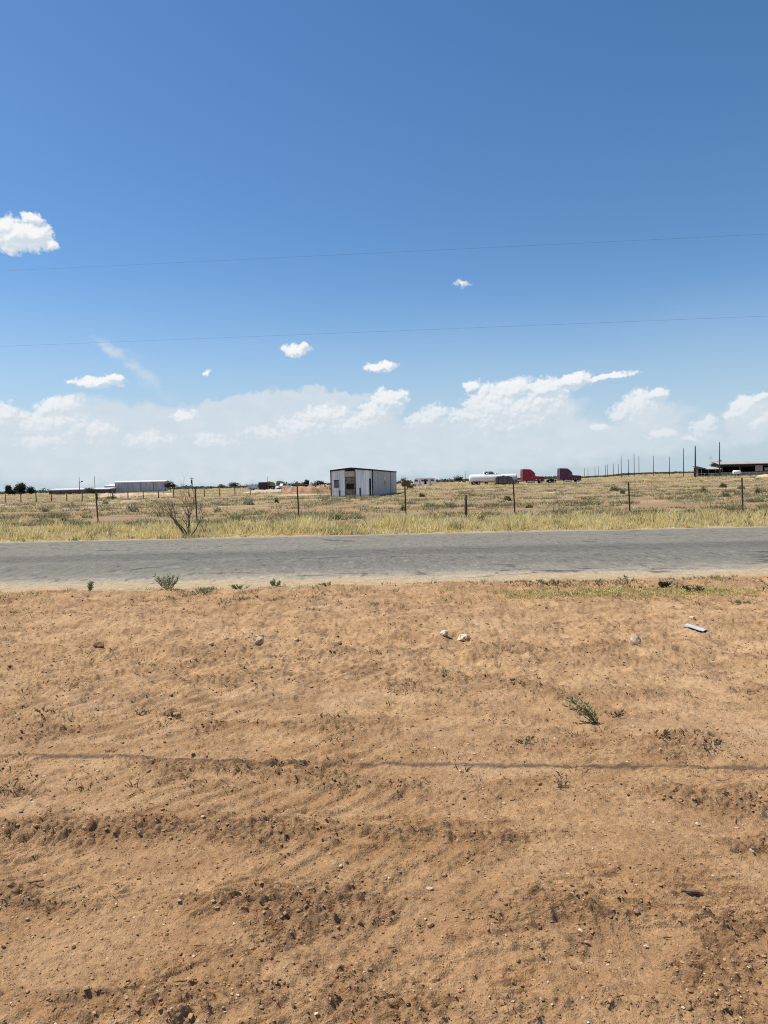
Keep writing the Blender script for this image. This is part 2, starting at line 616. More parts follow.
def mat_road():
    m, t, b = pbsdf('weathered asphalt')
    geo = t.node('ShaderNodeNewGeometry')
    P = geo.outputs['Position']
    x, y, z = t.xyz(P)
    streak = t.noise(t.vmath('MULTIPLY', P, (0.16, 1.6, 1.0)), 1.0, 5, 0.6)
    mott = t.noise(t.vmath('MULTIPLY', P, (0.6, 1.0, 1.0)), 1.6, 6, 0.65)
    fine = t.noise(P, 26.0, 4, 0.7)
    c = t.mix(t.ramp(streak, 0.35, 0.65), (0.190, 0.177, 0.145), (0.212, 0.198, 0.163))
    # the worn middle, darker, and a wheel path in the near lane
    yy = t.math('ADD', y, t.math('MULTIPLY', t.math('SUBTRACT', mott, 0.5), 1.0))
    mid = t.math('MULTIPLY', t.ramp(yy, 15.0, 15.9), t.ramp(yy, 17.6, 16.4))
    c = t.mix(t.math('MULTIPLY', mid, 0.60), c, (0.098, 0.094, 0.083))
    wp = t.math('MULTIPLY', t.ramp(yy, 13.2, 14.2), t.ramp(yy, 15.8, 14.8))
    c = t.mix(t.math('MULTIPLY', wp, 0.42), c, (0.125, 0.119, 0.102))
    # dust along both edges
    e = t.math('ADD', t.ramp(t.math('ADD', y, t.math('MULTIPLY', mott, 1.8)), 13.0, 14.3, 0.85, 0.0),
               t.ramp(t.math('ADD', y, t.math('MULTIPLY', mott, -0.8)), 21.3, 22.6, 0.0, 0.7))
    c = t.mix(e, c, (0.44, 0.37, 0.26))
    g = t.ramp(t.noise(t.vmath('MULTIPLY', P, (1.0, 0.35, 1.0)), 10.0, 5, 0.9), 0.25, 0.75, 0.55, 1.48, smooth=False)
    c = t.mix(1.0, c, t.combine(g, g, g), 'MULTIPLY')
    g = t.ramp(fine, 0.25, 0.75, 0.86, 1.16, smooth=False)
    c = t.mix(1.0, c, t.combine(g, g, g), 'MULTIPLY')
    pit = t.noise(t.vmath('MULTIPLY', P, (1.0, .32, 1.0)), 6.0, 3, .55)
    c = t.mix(t.ramp(pit, .60, .68, 0, .55), c, (0.085, 0.080, 0.070))
    c = t.mix(t.math('MULTIPLY', t.ramp(pit, .40, .33, 0, .5), t.ramp(y, 16.5, 14.0)), c, (0.30, 0.285, 0.24))
    # cracks, sealed dark
    w = t.noise(P, 0.9, 4, 0.6, color=True)
    Pc = t.vmath('MULTIPLY', t.vmath('MULTIPLY_ADD', w, (1.6, 1.6, 0), P), (0.22, 0.9, 1.0))
    v = t.node('ShaderNodeTexVoronoi', feature='DISTANCE_TO_EDGE')
    t.l.new(Pc, v.inputs['Vector'])
    v.inputs['Scale'].default_value = 0.55
    cr = t.math('MULTIPLY', t.ramp(v.outputs['Distance'], 0.006, 0.030, 1, 0), t.ramp(mott, 0.48, 0.60))
    c = t.mix(t.math('MULTIPLY', cr, 0.75), c, (0.055, 0.050, 0.046))
    t.l.new(c, b.inputs['Base Color'])
    b.inputs['Roughness'].default_value = 0.9
    b.inputs['Specular IOR Level'].default_value = 0.25
    bu = t.node('ShaderNodeBump')
    bu.inputs['Strength'].default_value = 0.6
    bu.inputs['Distance'].default_value = 0.02
    t.l.new(t.math('ADD', fine, t.math('MULTIPLY', mott, 2.0)), bu.inputs['Height'])
    t.l.new(bu.outputs[0], b.inputs['Normal'])
    return m


M_GROUND = mat_ground()
M_ROAD = mat_road()
M_LEAF = leafy('leaves and blades', .75, .42)
M_DRY = leafy('dry stems', 0.9, 0.10)
M_BARK = simple('weathered bark', (0.13, 0.10, 0.075), 0.95, 0.4, 8)
M_STEM = simple('dead grey twigs', (0.17, 0.135, 0.10), 0.95, 0.35, 12)
M_RUST = simple('rusty post steel', (0.075, 0.05, 0.04), 0.85, 0.4, 9)
M_WOOD = simple('grey creosoted wood', (0.085, 0.068, 0.055), 0.95, 0.4, 3, stretch=(6, 6, 1))
M_WIRE = simple('dull wire', (0.10, 0.10, 0.105), 0.6, 0.2, 2, metal=0.3)
M_CLAD = None

# ------------------------------------------------------------------ ground sheet


def build_ground():
    rows = [-8, -4, -1.5, 0.0, 0.8, 1.3]
    y = 1.6
    while y < 24.5:
        rows.append(y)
        y += max(0.0050, 0.80 * y * y / (F * CAM_H))
        if y > 12.6 and y < 22.4:
            y += 0.5
    while y < 12000:
        rows.append(y)
        y *= 1.022 if y < 400 else 1.08
    rows = np.array(rows)
    cols = np.concatenate([-np.linspace(1, 0.0, 90)[:-1] ** 2 * 3.2 - 0.80, np.linspace(-0.80, 0.80, 1250), 0.80 + np.linspace(0, 1, 90)[1:] ** 2 * 3.2])
    half = np.abs(rows) + 0.9
    X = cols[None, :] * half[:, None]
    Y = np.repeat(rows[:, None], len(cols), 1)
    # keep the grid from lining up in rows
    Z = ground_z(X, Y)
    n, m = X.shape
    V = np.stack([X, Y, Z], -1).reshape(-1, 3)
    i = np.arange(n - 1)[:, None] * m + np.arange(m - 1)[None, :]
    T = np.stack([i, i + 1, i + m + 1, i + m], -1).reshape(-1, 4)
    x, y = V[:, 0], V[:, 1]
    crumb = clod_mask(x, y) * sstep(10, 7, y)
    weedy = sstep(8.0, 9.2, y) * sstep(11.9, 11.2, y)
    crumb = np.maximum(crumb, weedy * sstep(-0.1, 0.5, fbm(x * 2.2, y * 2.2, 3, seed=77)) * 0.8)
    crumb = np.maximum(crumb, .85 * sstep(.05, .55, fbm(x * 2.4, y * 2.0, 4, .65, seed=79)) * sstep(3.5, 6, y) * sstep(12, 11.4, y))
    e = y + 0.30 * fbm(x * 0.9, y * 0.4, 4, seed=90) + .28 * fbm(x * 4, y * 3, 3, seed=91)
    shoulder = sstep(11.28, 11.62, e) * sstep(13.5, 13.0, y) + sstep(22.3, 22.5, y) * sstep(23.35, 23.0, e)
    field = sstep(22.9, 23.4, e)
    # pale sandy tracks in the far field
    w = 3.0 * fbm(x / 18, y / 18, 3, seed=95)
    sand = np.zeros_like(x)
    lx, ly = x, y
    trk = np.abs(ly + w - (88 + 0.45 * (lx + 46)))
    sand = np.maximum(sand, sstep(4.0, 2.2, trk) * sstep(-22, -34, lx) * sstep(40, 60, ly))
    sand = np.maximum(sand, 0.8 * sstep(3.5, 1.5, np.abs(ly + w - 118)) * sstep(-6, -12, lx) * sstep(-34, -27, lx))
    sand = np.maximum(sand, sstep(5, 3, np.abs(ly + w - 150)) * sstep(70, 78, lx))
    patch = fbm(x / 9, y / 5, 4, seed=96)
    sand = np.maximum(sand, 0.8 * sstep(.25, .8, patch) * sstep(40, 60, y))
    me = mesh_np('ground', V, T, True, attrs={'bare': sstep(32, 37, y) * sstep(64, 50, y), 'crumb': crumb, 'red': np.clip(sstep(6.0, 3.2, y + .8 * fbm(x * .5, y * .8, 3, seed=88)) +   .40 * sstep(8.6, 9.8, y + .4 * fbm(x * .7, y, 3, seed=89)), 0, 1), 'shoulder': np.clip(shoulder, 0, 1), 'field': field, 'sand': sand})
    tag(link('ground', me, M_GROUND), 'bare reddish brown dirt with tyre ruts and crumbly ridges', 'ground', kind='structure')


build_ground()


def build_road():
    ys = np.array([ROAD_NEAR - .35, ROAD_NEAR - .30] + list(np.linspace(ROAD_NEAR - 0.25, ROAD_FAR + 0.25, 40)) + [ROAD_FAR + .30, ROAD_FAR + .35])
    xs = np.concatenate([-np.linspace(1, 0, 60)[:-1] ** 2 * 1500 - 40, np.linspace(-40, 40, 240), 40 + np.linspace(0, 1, 60)[1:] ** 2 * 1500])
    X, Y = np.meshgrid(xs, ys)
    c = (ROAD_NEAR + ROAD_FAR) / 2
    Z = 0.085 * (1 - ((Y - c) / ((ROAD_FAR - ROAD_NEAR) / 2)) ** 2) + 0.006 * fbm(X * 0.3, Y * 0.8, 3, seed=12)
    Z = np.maximum(Z, -0.03)
    Z[0] = Z[-1] = -0.2
    n, m = X.shape
    V = np.stack([X, Y, Z], -1).reshape(-1, 3)
    i = np.arange(n - 1)[:, None] * m + np.arange(m - 1)[None, :]
    T = np.stack([i, i + 1, i + m + 1, i + m], -1).reshape(-1, 4)
    tag(link('road', mesh_np('road', V, T, True), M_ROAD), 'worn grey asphalt road crossing the view with dusty edges', 'road', kind='structure')


build_road()

# ------------------------------------------------------------------ scattered stones, clods, litter
_ico_v = None


def ico():
    t = (1 + 5 ** .5) / 2
    v = np.array([(-1, t, 0), (1, t, 0), (-1, -t, 0), (1, -t, 0), (0, -1, t), (0, 1, t), (0, -1, -t), (0, 1, -t), (t, 0, -1), (t, 0, 1), (-t, 0, -1), (-t, 0, 1)], float)
    v /= np.linalg.norm(v[0])
    f = np.array([(0, 11, 5), (0, 5, 1), (0, 1, 7), (0, 7, 10), (0, 10, 11), (1, 5, 9), (5, 11, 4), (11, 10, 2), (10, 7, 6), (7, 1, 8),
                  (3, 9, 4), (3, 4, 2), (3, 2, 6), (3, 6, 8), (3, 8, 9), (4, 9, 5), (2, 4, 11), (6, 2, 10), (8, 6, 7), (9, 8, 1)])
    return v, f


def screen_scatter(n, y0, y1, power=1.0):
    """points spread over the dirt, denser towards the near end"""
    u = rng.random(n)
    inv = 1 / y0 + (1 / y1 - 1 / y0) * u
    y = 1 / inv
    x = (rng.random(n) * 2 - 1) * (0.62 * y + 1.0)
    return x, y


def lumps(x, y, r, col, flat=0.7, sink=0.25):
    v, f = ico()
    n = len(x)
    V = np.repeat(v[None], n, 0) * (1 + rng.normal(0, .20, (n, 12, 1)))
    V *= np.stack([rng.uniform(.7, 1.35, n), rng.uniform(.7, 1.2, n), rng.uniform(.5, 1.0, n) * flat], -1)[:, None, :]
    a = rng.uniform(0, 2 * np.pi, n)
    ca, sa = np.cos(a)[:, None], np.sin(a)[:, None]
    V[..., 0], V[..., 1] = V[..., 0] * ca - V[..., 1] * sa, V[..., 0] * sa + V[..., 1] * ca
    V *= r[:, None, None]
    V[..., 0] += x[:, None]
    V[..., 1] += y[:, None]
    V[..., 2] += (ground_z(x, y) + r * flat * (1 - sink) * .5)[:, None]
    T = (f[None] + (np.arange(n) * 12)[:, None, None]).reshape(-1, 3)
    C = np.repeat(col[:, None], 12, 1).reshape(-1, 3)
    return V.reshape(-1, 3), T, C


def mat_lump():
    m, t, b = pbsdf('dry clods and stones')
    a = t.node('ShaderNodeAttribute', attribute_name='Col')
    geo = t.node('ShaderNodeNewGeometry')
    n = t.noise(geo.outputs['Position'], 60, 5, 0.65)
    f = t.ramp(n, 0.3, 0.7, 0.75, 1.25, smooth=False)
    c = t.mix(1.0, a.outputs['Color'], t.combine(f, f, f), 'MULTIPLY')
    t.l.new(c, b.inputs['Base Color'])
    b.inputs['Roughness'].default_value = 0.95
    b.inputs['Specular IOR Level'].default_value = 0.15
    bu = t.node('ShaderNodeBump')
    bu.inputs['Strength'].default_value = 0.6
    bu.inputs['Distance'].default_value = 0.01
    t.l.new(n, bu.inputs['Height'])
    t.l.new(bu.outputs[0], b.inputs['Normal'])
    return m


M_LUMP = mat_lump()


def build_clods():
    x, y = screen_scatter(125000, 1.75, 11.3)
    k = clod_mask(x, y)
    keep = rng.random(len(x)) < 0.15 + 0.34 * k + 0.16 * sstep(5, 8, y)
    x, y = x[keep], y[keep]
    r = np.exp(rng.normal(-5.6, .46, len(x))) * (0.55 + 0.13 * y)
    r = np.clip(r, .0016, .008 + .0012 * y)
    q = rng.random((len(x), 1))
    col = np.array([.24, .140, .074]) * (1 - q) + np.array([.47, .285, .150]) * q
    V, T, C = lumps(x, y, r, col, 0.72)
    tag(link('dirt_clods', mesh_np('dirt_clods', V, T, False, C), M_LUMP), 'loose crumbs and clods of red dirt along the tyre ridges', 'dirt', kind='stuff')
    x, y = screen_scatter(1800, 1.8, 11.4)
    r = np.clip(np.exp(rng.normal(-5.6, .42, len(x))) * (0.6 + 0.12 * y), .0018, .02)
    q = rng.random((len(x), 1))
    col = np.array([.50, .37, .23]) * (1 - q) + np.array([.66, .54, .39]) * q
    V, T, C = lumps(x, y, r, col, 0.7)
    tag(link('pale_grit', mesh_np('pale_grit', V, T, False, C), M_LUMP), 'scattered pale limestone grit on the bare dirt', 'grit', kind='stuff')


build_clods()


def build_litter():
    """dry twigs and straw bits lying in the dirt"""
    x, y = screen_scatter(9000, 1.8, 11.5)
    k = clod_mask(x, y) * 0.5 + 0.5 * sstep(7, 9, y) + 0.5 * sstep(.1, .5, fbm(x * 1.1, y * 1.5, 3, seed=44)) * sstep(4, 6, y)
    keep = rng.random(len(x)) < 0.05 + 0.55 * k + .12 * sstep(4.5, 6.5, y)
    x, y = x[keep], y[keep]
    n = len(x)
    L = np.minimum(np.exp(rng.normal(-3.9, .5, n)), .035) * (0.55 + .11 * y)
    w = L * rng.uniform(.04, .11, n)
    a = rng.normal(0.1, .9, n)
    dx, dy = np.cos(a) * L / 2, np.sin(a) * L / 2
    z0 = ground_z(x - dx, y - dy) + .003 + w * .5
    z1 = ground_z(x + dx, y + dy) + .003 + w * .5 + rng.random(n) * L * .22
    nx, ny = -np.sin(a) * w / 2, np.cos(a) * w / 2
    V = np.zeros((n, 6, 3))
    for i, (s, off, up) in enumerate(((0, 1, 0), (0, -1, 0), (0, 0, 1), (1, 1, 0), (1, -1, 0), (1, 0, 1))):
        V[:, i, 0] = x + (dx if s else -dx) + nx * off
        V[:, i, 1] = y + (dy if s else -dy) + ny * off
        V[:, i, 2] = (z1 if s else z0) + w * .7 * (1 if up else -.3)
    f = np.array([(0, 3, 5, 2), (1, 2, 5, 4), (0, 1, 4, 3)])
    T = (f[None] + (np.arange(n) * 6)[:, None, None]).reshape(-1, 4)
    q = rng.random((n, 1))
    col = np.where(q < .72, np.array([.085, .06, .042]), np.where(q < .9, np.array([.30, .23, .14]), np.array([.19, .15, .1])))
    col = col * rng.uniform(.7, 1.3, (n, 1))
    tag(link('dry_litter', mesh_np('dry_litter', V.reshape(-1, 3), T, False, np.repeat(col[:, None], 6, 1).reshape(-1, 3)), M_DRY),
        'dark dry twigs and bits of straw strewn over the dirt', 'litter', kind='stuff')


build_litter()


# ------------------------------------------------------------------ blades and leaves
def blades(bx, by, bz, h, w, lean, ang, col, curve=0.5):
    """arrays of tapering bent blades -> V, T, C"""
    n = len(bx)
    face = rng.uniform(0, np.pi, n)
    sx, sy = np.cos(face) * w / 2, np.sin(face) * w / 2
    lx, ly = np.cos(ang), np.sin(ang)
    V = np.zeros((n, 5, 3))
    for i, (t, s) in enumerate(((0, -1), (0, 1), (.55, -.8), (.55, .8), (1, 0))):
        off = lean * h * (t * (1 - curve) + curve * t * t)
        V[:, i, 0] = bx + lx * off + sx * s
        V[:, i, 1] = by + ly * off + sy * s
        V[:, i, 2] = bz + h * t * (1 - .25 * lean * t)
    f = np.array([(0, 1, 3), (0, 3, 2), (2, 3, 4)])
    T = (f[None] + (np.arange(n) * 5)[:, None, None]).reshape(-1, 3)
    return V.reshape(-1, 3), T, np.repeat(col[:, None], 5, 1).reshape(-1, 3)


def tufts(x, y, h, spread, nb, col, width, lean=.5, vary=.18, z=None):
    """nb blades for each tuft at x, y"""
    n = len(x)
    rep = np.repeat(np.arange(n), nb)
    m = len(rep)
    a = rng.uniform(0, 2 * np.pi, m)
    rr = np.sqrt(rng.random(m)) * spread[rep]
    bx, by = x[rep] + np.cos(a) * rr, y[rep] + np.sin(a) * rr
    bz = ground_z(bx, by) - .01
    hh = h[rep] * rng.uniform(.45, 1.1, m)
    c = col[rep] * (1 + rng.normal(0, vary, (m, 1)))
    c = np.clip(c, .01, .9)
    return blades(bx, by, bz, hh, width[rep] * rng.uniform(.7, 1.3, m), lean * rng.uniform(.2, 1.5, m), a + rng.normal(0, .6, m), c)


def join(parts):
    V, T, C, b = [], [], [], 0
    for v, t, c in parts:
        V.append(v)
        T.append(t + b)
        C.append(c)
        b += len(v)
    return np.concatenate(V), np.concatenate(T), np.concatenate(C)


STRAW = np.array([.86, .69, .31])
STRAW2 = np.array([.88, .75, .42])
OLIVE = np.array([.29, .28, .125])
GREEN = np.array([.17, .20, .075])
GREYG = np.array([.27, .28, .165])
BROWN = np.array([.30, .20, .11])


def pick(n, cols, p):
    return np.array(cols)[rng.choice(len(cols), n, p=p)]


def build_verge():
    parts = []
    # tall straw along the far edge of the road
    n = 9500
    x = rng.uniform(-24, 24, n)
    y = 22.9 + rng.random(n) ** 1.35 * 5.2
    dens = fbm(x * .5, y * .5, 3, seed=101)
    keep = rng.random(n) < .60 + .75 * dens
    x, y, dens = x[keep], y[keep], dens[keep]
    n = len(x)
    g = fbm(x * .30, y * .2, 3, seed=103)
    p = .85 * sstep(.28, .85, g + rng.normal(0, .22, n) + .20 * sstep(-5, -12, x))[:, None]
    col = pick(n, [STRAW, STRAW2, OLIVE], [.55, .38, .07]) * (1 - p) + pick(n, [OLIVE, GREEN, GREYG, STRAW], [.35, .2, .25, .2]) * p
    h = rng.uniform(.13, .34, n) * (.60 + .6 * sstep(23.1, 24.8, y)) * np.clip(1 + 1.0 * dens, .4, 2)
    parts.append(tufts(x, y, h, rng.uniform(.05, .18, n), 13, col, np.full(n, .018), .42, vary=.13))
    V, T, C = join(parts)
    tag(link('dry_grass', mesh_np('dry_grass', V, T, False, C), M_LEAF), 'band of tall straw coloured grass along the far road edge', 'grass', kind='stuff')

    # low growth of the field, behind the fence
    parts = []
    n = 26000
    u = rng.random(n)
    y = 1 / (1 / 28.5 + (1 / 150 - 1 / 28.5) * u)
    x = (rng.random(n) * 2 - 1) * (.60 * y + 3)
    d = fbm(x / 6, y / 5, 4, .55, seed=111) - .38 * sstep(33, 38, y) * sstep(62, 46, y) + .12 * sstep(60, 75, y)
    keep = rng.random(n) < .52 + 1.3 * d
    x, y, d = x[keep], y[keep], d[keep]
    n = len(x)
    g = sstep(-.35, .3, fbm(x / 8, y / 7, 3, seed=113) + rng.normal(0, .15, n))[:, None]
    col = pick(n, [STRAW, STRAW2, BROWN, OLIVE], [.36, .14, .16, .34]) * (1 - g) + pick(n, [GREYG, GREEN, OLIVE, STRAW], [.34, .18, .30, .18]) * g
    sc = (y / 30) ** .55
    h = rng.uniform(.09, .26, n) * (0.85 + .15 * sc)
    parts.append(tufts(x, y, h, rng.uniform(.10, .30, n) * sc, 9, col, .020 * sc, .8))
    n = 2600
    u = rng.random(n)
    y = 1 / (1 / 31 + (1 / 170 - 1 / 31) * u)
    x = (rng.random(n) * 2 - 1) * (.60 * y + 3)
    keep = rng.random(n) < .42 + 1.2 * fbm(x / 7, y / 6, 3, seed=117) - .25 * sstep(33, 38, y) * sstep(60, 46, y)
    x, y = x[keep], y[keep]
    n = len(x)
    col = pick(n, [OLIVE * .75, GREYG * .8, GREEN * .9, GREYG], [.35, .25, .2, .2])
    sc = (y / 30) ** .5
    parts.append(tufts(x, y, rng.uniform(.16, .40, n), rng.uniform(.18, .55, n) * sc, 42, col, .020 * sc, .9))
    n = 11000
    u = rng.random(n)
    y = 1 / (1 / 140 + (1 / 900 - 1 / 140) * u)
    x = (rng.random(n) * 2 - 1) * (.62 * y + 5)
    d = fbm(x / 24, y / 18, 3, seed=121)
    keep = rng.random(n) < .55 + .8 * d
    x, y = x[keep], y[keep]
    n = len(x)
    g = sstep(-.2, .5, fbm(x / 30, y / 30, 3, seed=123) + rng.normal(0, .25, n))[:, None]
    col = pick(n, [STRAW, STRAW2, OLIVE], [.5, .35, .15]) * (1 - g) + pick(n, [GREYG, GREEN, OLIVE, STRAW], [.3, .2, .35, .15]) * g
    h = rng.uniform(.22, .55, n) * (1 + y / 900)
    parts.append(tufts(x, y, h, rng.uniform(.4, 1.3, n) * (y / 200) ** .5, 10, col, .05 * (y / 140) ** .7, .8))
    V, T, C = join(parts)
    tag(link('field_scrub', mesh_np('field_scrub', V, T, False, C), M_LEAF), 'patchy dry grass and low grey green weeds covering the field', 'ground cover', kind='stuff')

    # weeds on the near side: foot of the shoulder, yellow patch right of the middle, thin weeds in the dirt
    parts = []
    n = 750
    x = rng.uniform(-8.5, 8.5, n)
    y = 10.75 + rng.random(n) * .75
    keep = rng.random(n) < .25 + .8 * fbm(x * 1.1, y * 1.2, 3, seed=137)
    x, y = x[keep], y[keep]
    n = len(x)
    col = pick(n, [OLIVE * .9, np.array([.19, .22, .085]), GREYG, STRAW * .6], [.3, .2, .25, .25])
    parts.append(tufts(x, y, rng.uniform(.02, .10, n), rng.uniform(.03, .12, n), 12, col, np.full(n, .008), .9))
    n = 3200
    x = rng.uniform(-8.5, 8.5, n)
    y = 9.0 + rng.random(n) ** .6 * 2.4
    d = fbm(x * .8, y * 1.2, 3, seed=131)
    keep = rng.random(n) < .14 + .75 * d + .5 * sstep(1.2, 2.2, x) * sstep(5.2, 4.2, x)
    x, y = x[keep], y[keep]
    n = len(x)
    col = pick(n, [STRAW * .7, OLIVE * .6, np.array([.10, .12, .045]), np.array([.11, .075, .045])], [.2, .25, .15, .40])
    parts.append(tufts(x, y, rng.uniform(.015, .075, n), rng.uniform(.03, .10, n), 12, col, np.full(n, .008), .9))
    n = 1250
    cx = rng.choice([2.0, 2.5, 3.1, 3.6, 4.0, 4.35, 4.7], n)
    x = cx + rng.normal(0, .28, n)
    y = 10.05 + rng.normal(0, .22, n)
    col = pick(n, [np.array([.56, .49, .20]), STRAW, np.array([.36, .36, .13])], [.5, .3, .2])
    parts.append(tufts(x, y, rng.uniform(.025, .075, n), rng.uniform(.03, .10, n), 11, col, np.full(n, .007), .9))
    n = 4200
    x, y = screen_scatter(n, 3.8, 11)
    d = fbm(x * .9, y * 1.1, 3, seed=141) + .15 * sstep(.5, 3, x)
    keep = rng.random(n) < .05 + .45 * sstep(.1, .8, d)
    x, y = x[keep], y[keep]
    n = len(x)
    col = pick(n, [OLIVE, BROWN * .7, np.array([.09, .075, .045]), GREYG], [.28, .25, .32, .15])
    parts.append(tufts(x, y, rng.uniform(.015, .06, n), rng.uniform(.02, .08, n), 12, col, np.full(n, .0060), 1.1))
    V, T, C = join(parts)
    tag(link('short_weeds', mesh_np('short_weeds', V, T, False, C), M_LEAF), 'thin low weeds and yellowing grass scattered on the bare dirt', 'weeds', kind='stuff')


build_verge()


def leaf_cloud(center, rad, n, size, cols, p, seed=0, dome=False):
    """leaf faces in clumps through a crown's volume"""
    r = np.random.default_rng(seed)
    k = max(5, n // 60)
    u = r.normal(size=(k, 3))
    u /= np.linalg.norm(u, axis=1)[:, None]
    cl = u * (r.random((k, 1)) ** .4) * .8
    cl[:, 2] = np.where(cl[:, 2] < -.35, cl[:, 2] * .5, cl[:, 2])
    cs = r.uniform(.16, .36, k)
    idx = r.integers(0, k, n)
    q = cl[idx] + r.normal(0, 1, (n, 3)) * cs[idx][:, None] * .6
    if dome:
        q[:, 2] = np.abs(r.normal(0, .55, n)) - .95
        q[:, :2] *= np.clip(1.1 - .38 * (q[:, 2] + 1)[:, None], .15, 1.2)
        q[:, 2] += .25 * fbm(q[:, 0] * 2 + seed, q[:, 1] * 2, 2)
    P = np.array(center) + q * np.array(rad)
    t1 = r.normal(size=(n, 3))
    t1 /= np.linalg.norm(t1, axis=1)[:, None]
    t2 = np.cross(t1, r.normal(size=(n, 3)))
    t2 /= np.linalg.norm(t2, axis=1)[:, None]
    s = size * r.uniform(.6, 1.4, (n, 1))
    V = np.stack([P - t1 * s, P + t2 * s * .45, P + t1 * s, P - t2 * s * .45], 1)
    T = (np.array([(0, 1, 2), (0, 2, 3)])[None] + (np.arange(n) * 4)[:, None, None]).reshape(-1, 3)
    base = np.array(cols)[r.choice(len(cols), k, p=p)][idx] * r.uniform(.75, 1.25, (n, 1))
    return V.reshape(-1, 3), T, np.repeat(base[:, None], 4, 1).reshape(-1, 3)


# ------------------------------------------------------------------ rocks and other things lying on the dirt
def rock_mesh(name, sx, sy, sz, seed, col, patch=None):
    r = np.random.default_rng(seed)
    v, f = ico()
    for _ in range(3):
        cache, nf, vl = {}, [], list(v)

        def mid(a, b):
            k = (min(a, b), max(a, b))
            if k not in cache:
                p = (vl[a] + vl[b]) / 2
                vl.append(p / np.linalg.norm(p))
                cache[k] = len(vl) - 1
            return cache[k]
        for a, b, c in f:
            ab, bc, ca = mid(a, b), mid(b, c), mid(c, a)
            nf += [(a, ab, ca), (b, bc, ab), (c, ca, bc), (ab, bc, ca)]
        v, f = np.array(vl), np.array(nf)
    # cut facets, then roughen
    d = np.ones(len(v))
    for _ in range(9):
        n = r.normal(size=3)
        n /= np.linalg.norm(n)
        lim = r.uniform(.62, .95)
        h = v @ n
        d = np.where(h * d > lim, lim / np.maximum(h, .05), d)
    d *= 1 + .09 * fbm(v[:, 0] * 2 + seed, v[:, 1] * 2 + v[:, 2] * 1.7, 4)
    V = v * d[:, None] * np.array([sx, sy, sz])
    c = np.repeat(np.array([col]), len(v), 0)
    if patch is not None:
        k = sstep(.0, .35, fbm(v[:, 0] * 1.6 + seed * 3, v[:, 2] * 1.6 + v[:, 1], 3))[:, None]
        c = c * (1 - k) + np.array(patch) * k
    return mesh_np(name, V, f, False, c)


ROCKS = [  # px, py (foot), width px, height px, colour, patch, label
    (98, 648, 11, 7, (0.22, 0.13, 0.07), (0.32, 0.18, 0.09), 'dark reddish brown rock alone on the left side of the dirt'),
    (258, 647, 13, 10, (0.59, 0.44, 0.28), (0.28, 0.17, 0.09), 'pale angular rock with a brown patch left of the middle of the dirt'),
    (225, 641, 8, 5, (0.57, 0.41, 0.26), (0.41, 0.27, 0.16), 'small pale flattish stone just left of a bigger pale rock'),
    (211, 646, 6, 3.5, (0.51, 0.35, 0.22), None, 'smallest pale stone in a row of three on the left side'),
    (296, 643, 6, 4, (0.52, 0.36, 0.22), None, 'small tan stone right of the pale angular rock'),
    (338, 643, 6, 4.5, (0.54, 0.39, 0.24), None, 'lone small tan stone left of the two white rocks'),
    (445, 640, 10.5, 6.5, (0.68, 0.55, 0.39), (0.29, 0.21, 0.14), 'white crusted rock, smaller of a close pair in the middle of the dirt'),
    (464, 641, 13, 7.5, (0.68, 0.54, 0.37), (0.34, 0.24, 0.15), 'white rock, wider of a close pair in the middle of the dirt'),
    (636, 649, 15, 13.5, (0.66, 0.50, 0.34), (0.39, 0.26, 0.16), 'biggest roundish pale rock on the right, near the flat white sheet'),
    (693, 623, 7, 4, (0.64, 0.48, 0.31), None, 'small pale stone just behind the flat white sheet'),
]
for i, (px, py, w, h, c, p, lab) in enumerate(ROCKS):
    x, y = hit(px, py)
    k = y / F
    sx, sz = w * k / 2, h * k * .54
    me = rock_mesh('rock', sx * 1.1, sx * .95, sz, 40 + i, c, p)
    o = link('rock', me, M_LUMP)
    o.location = (x, y + sx * .5, gz(x, y) + sz * .42)
    o.rotation_euler = (0, 0, i * 1.3)
    tag(o, lab, 'rock', 'loose rocks on the dirt')


def build_sheet():
    x, y = hit(697, 633)
    mat = simple('bleached plastic sheet', (0.46, 0.50, 0.52), 0.6, 0.12, 6)
    nx, ny = 14, 8
    V = []
    for t in (0, 1):
        for j in range(ny):
            for i in range(nx):
                u, v = i / (nx - 1) - .5, j / (ny - 1) - .5
                V.append((u * .18 + v * .04, v * .23, .012 + .022 * (u + .5) * (u > -.2) * 0 + .012 * (v + .5) * (1 - .3 * u) + .006 * math.sin(9 * u) - t * .004))
    b = nx * ny
    Fc = []
    for j in range(ny - 1):
        for i in range(nx - 1):
            q = j * nx + i
            Fc.append((q, q + 1, q + nx + 1, q + nx))
            Fc.append((b + q, b + q + nx, b + q + nx + 1, b + q + 1))
    rim = [i for i in range(nx)] + [j * nx + nx - 1 for j in range(1, ny)] + [(ny - 1) * nx + i for i in range(nx - 2, -1, -1)] + [j * nx for j in range(ny - 2, 0, -1)]
    for a, c in zip(rim, rim[1:] + rim[:1]):
        Fc.append((c, a, b + a, b + c))
    me = bpy.data.meshes.new('plastic_sheet')
    me.from_pydata(V, [], Fc)
    o = link('plastic_sheet', me, mat)
    o.location = (x, y + .05, gz(x, y) + .012)
    o.rotation_euler = (R(4), R(3), R(38))
    tag(o, 'flat bluish white scrap of sheet lying on the dirt at right', 'scrap')


build_sheet()


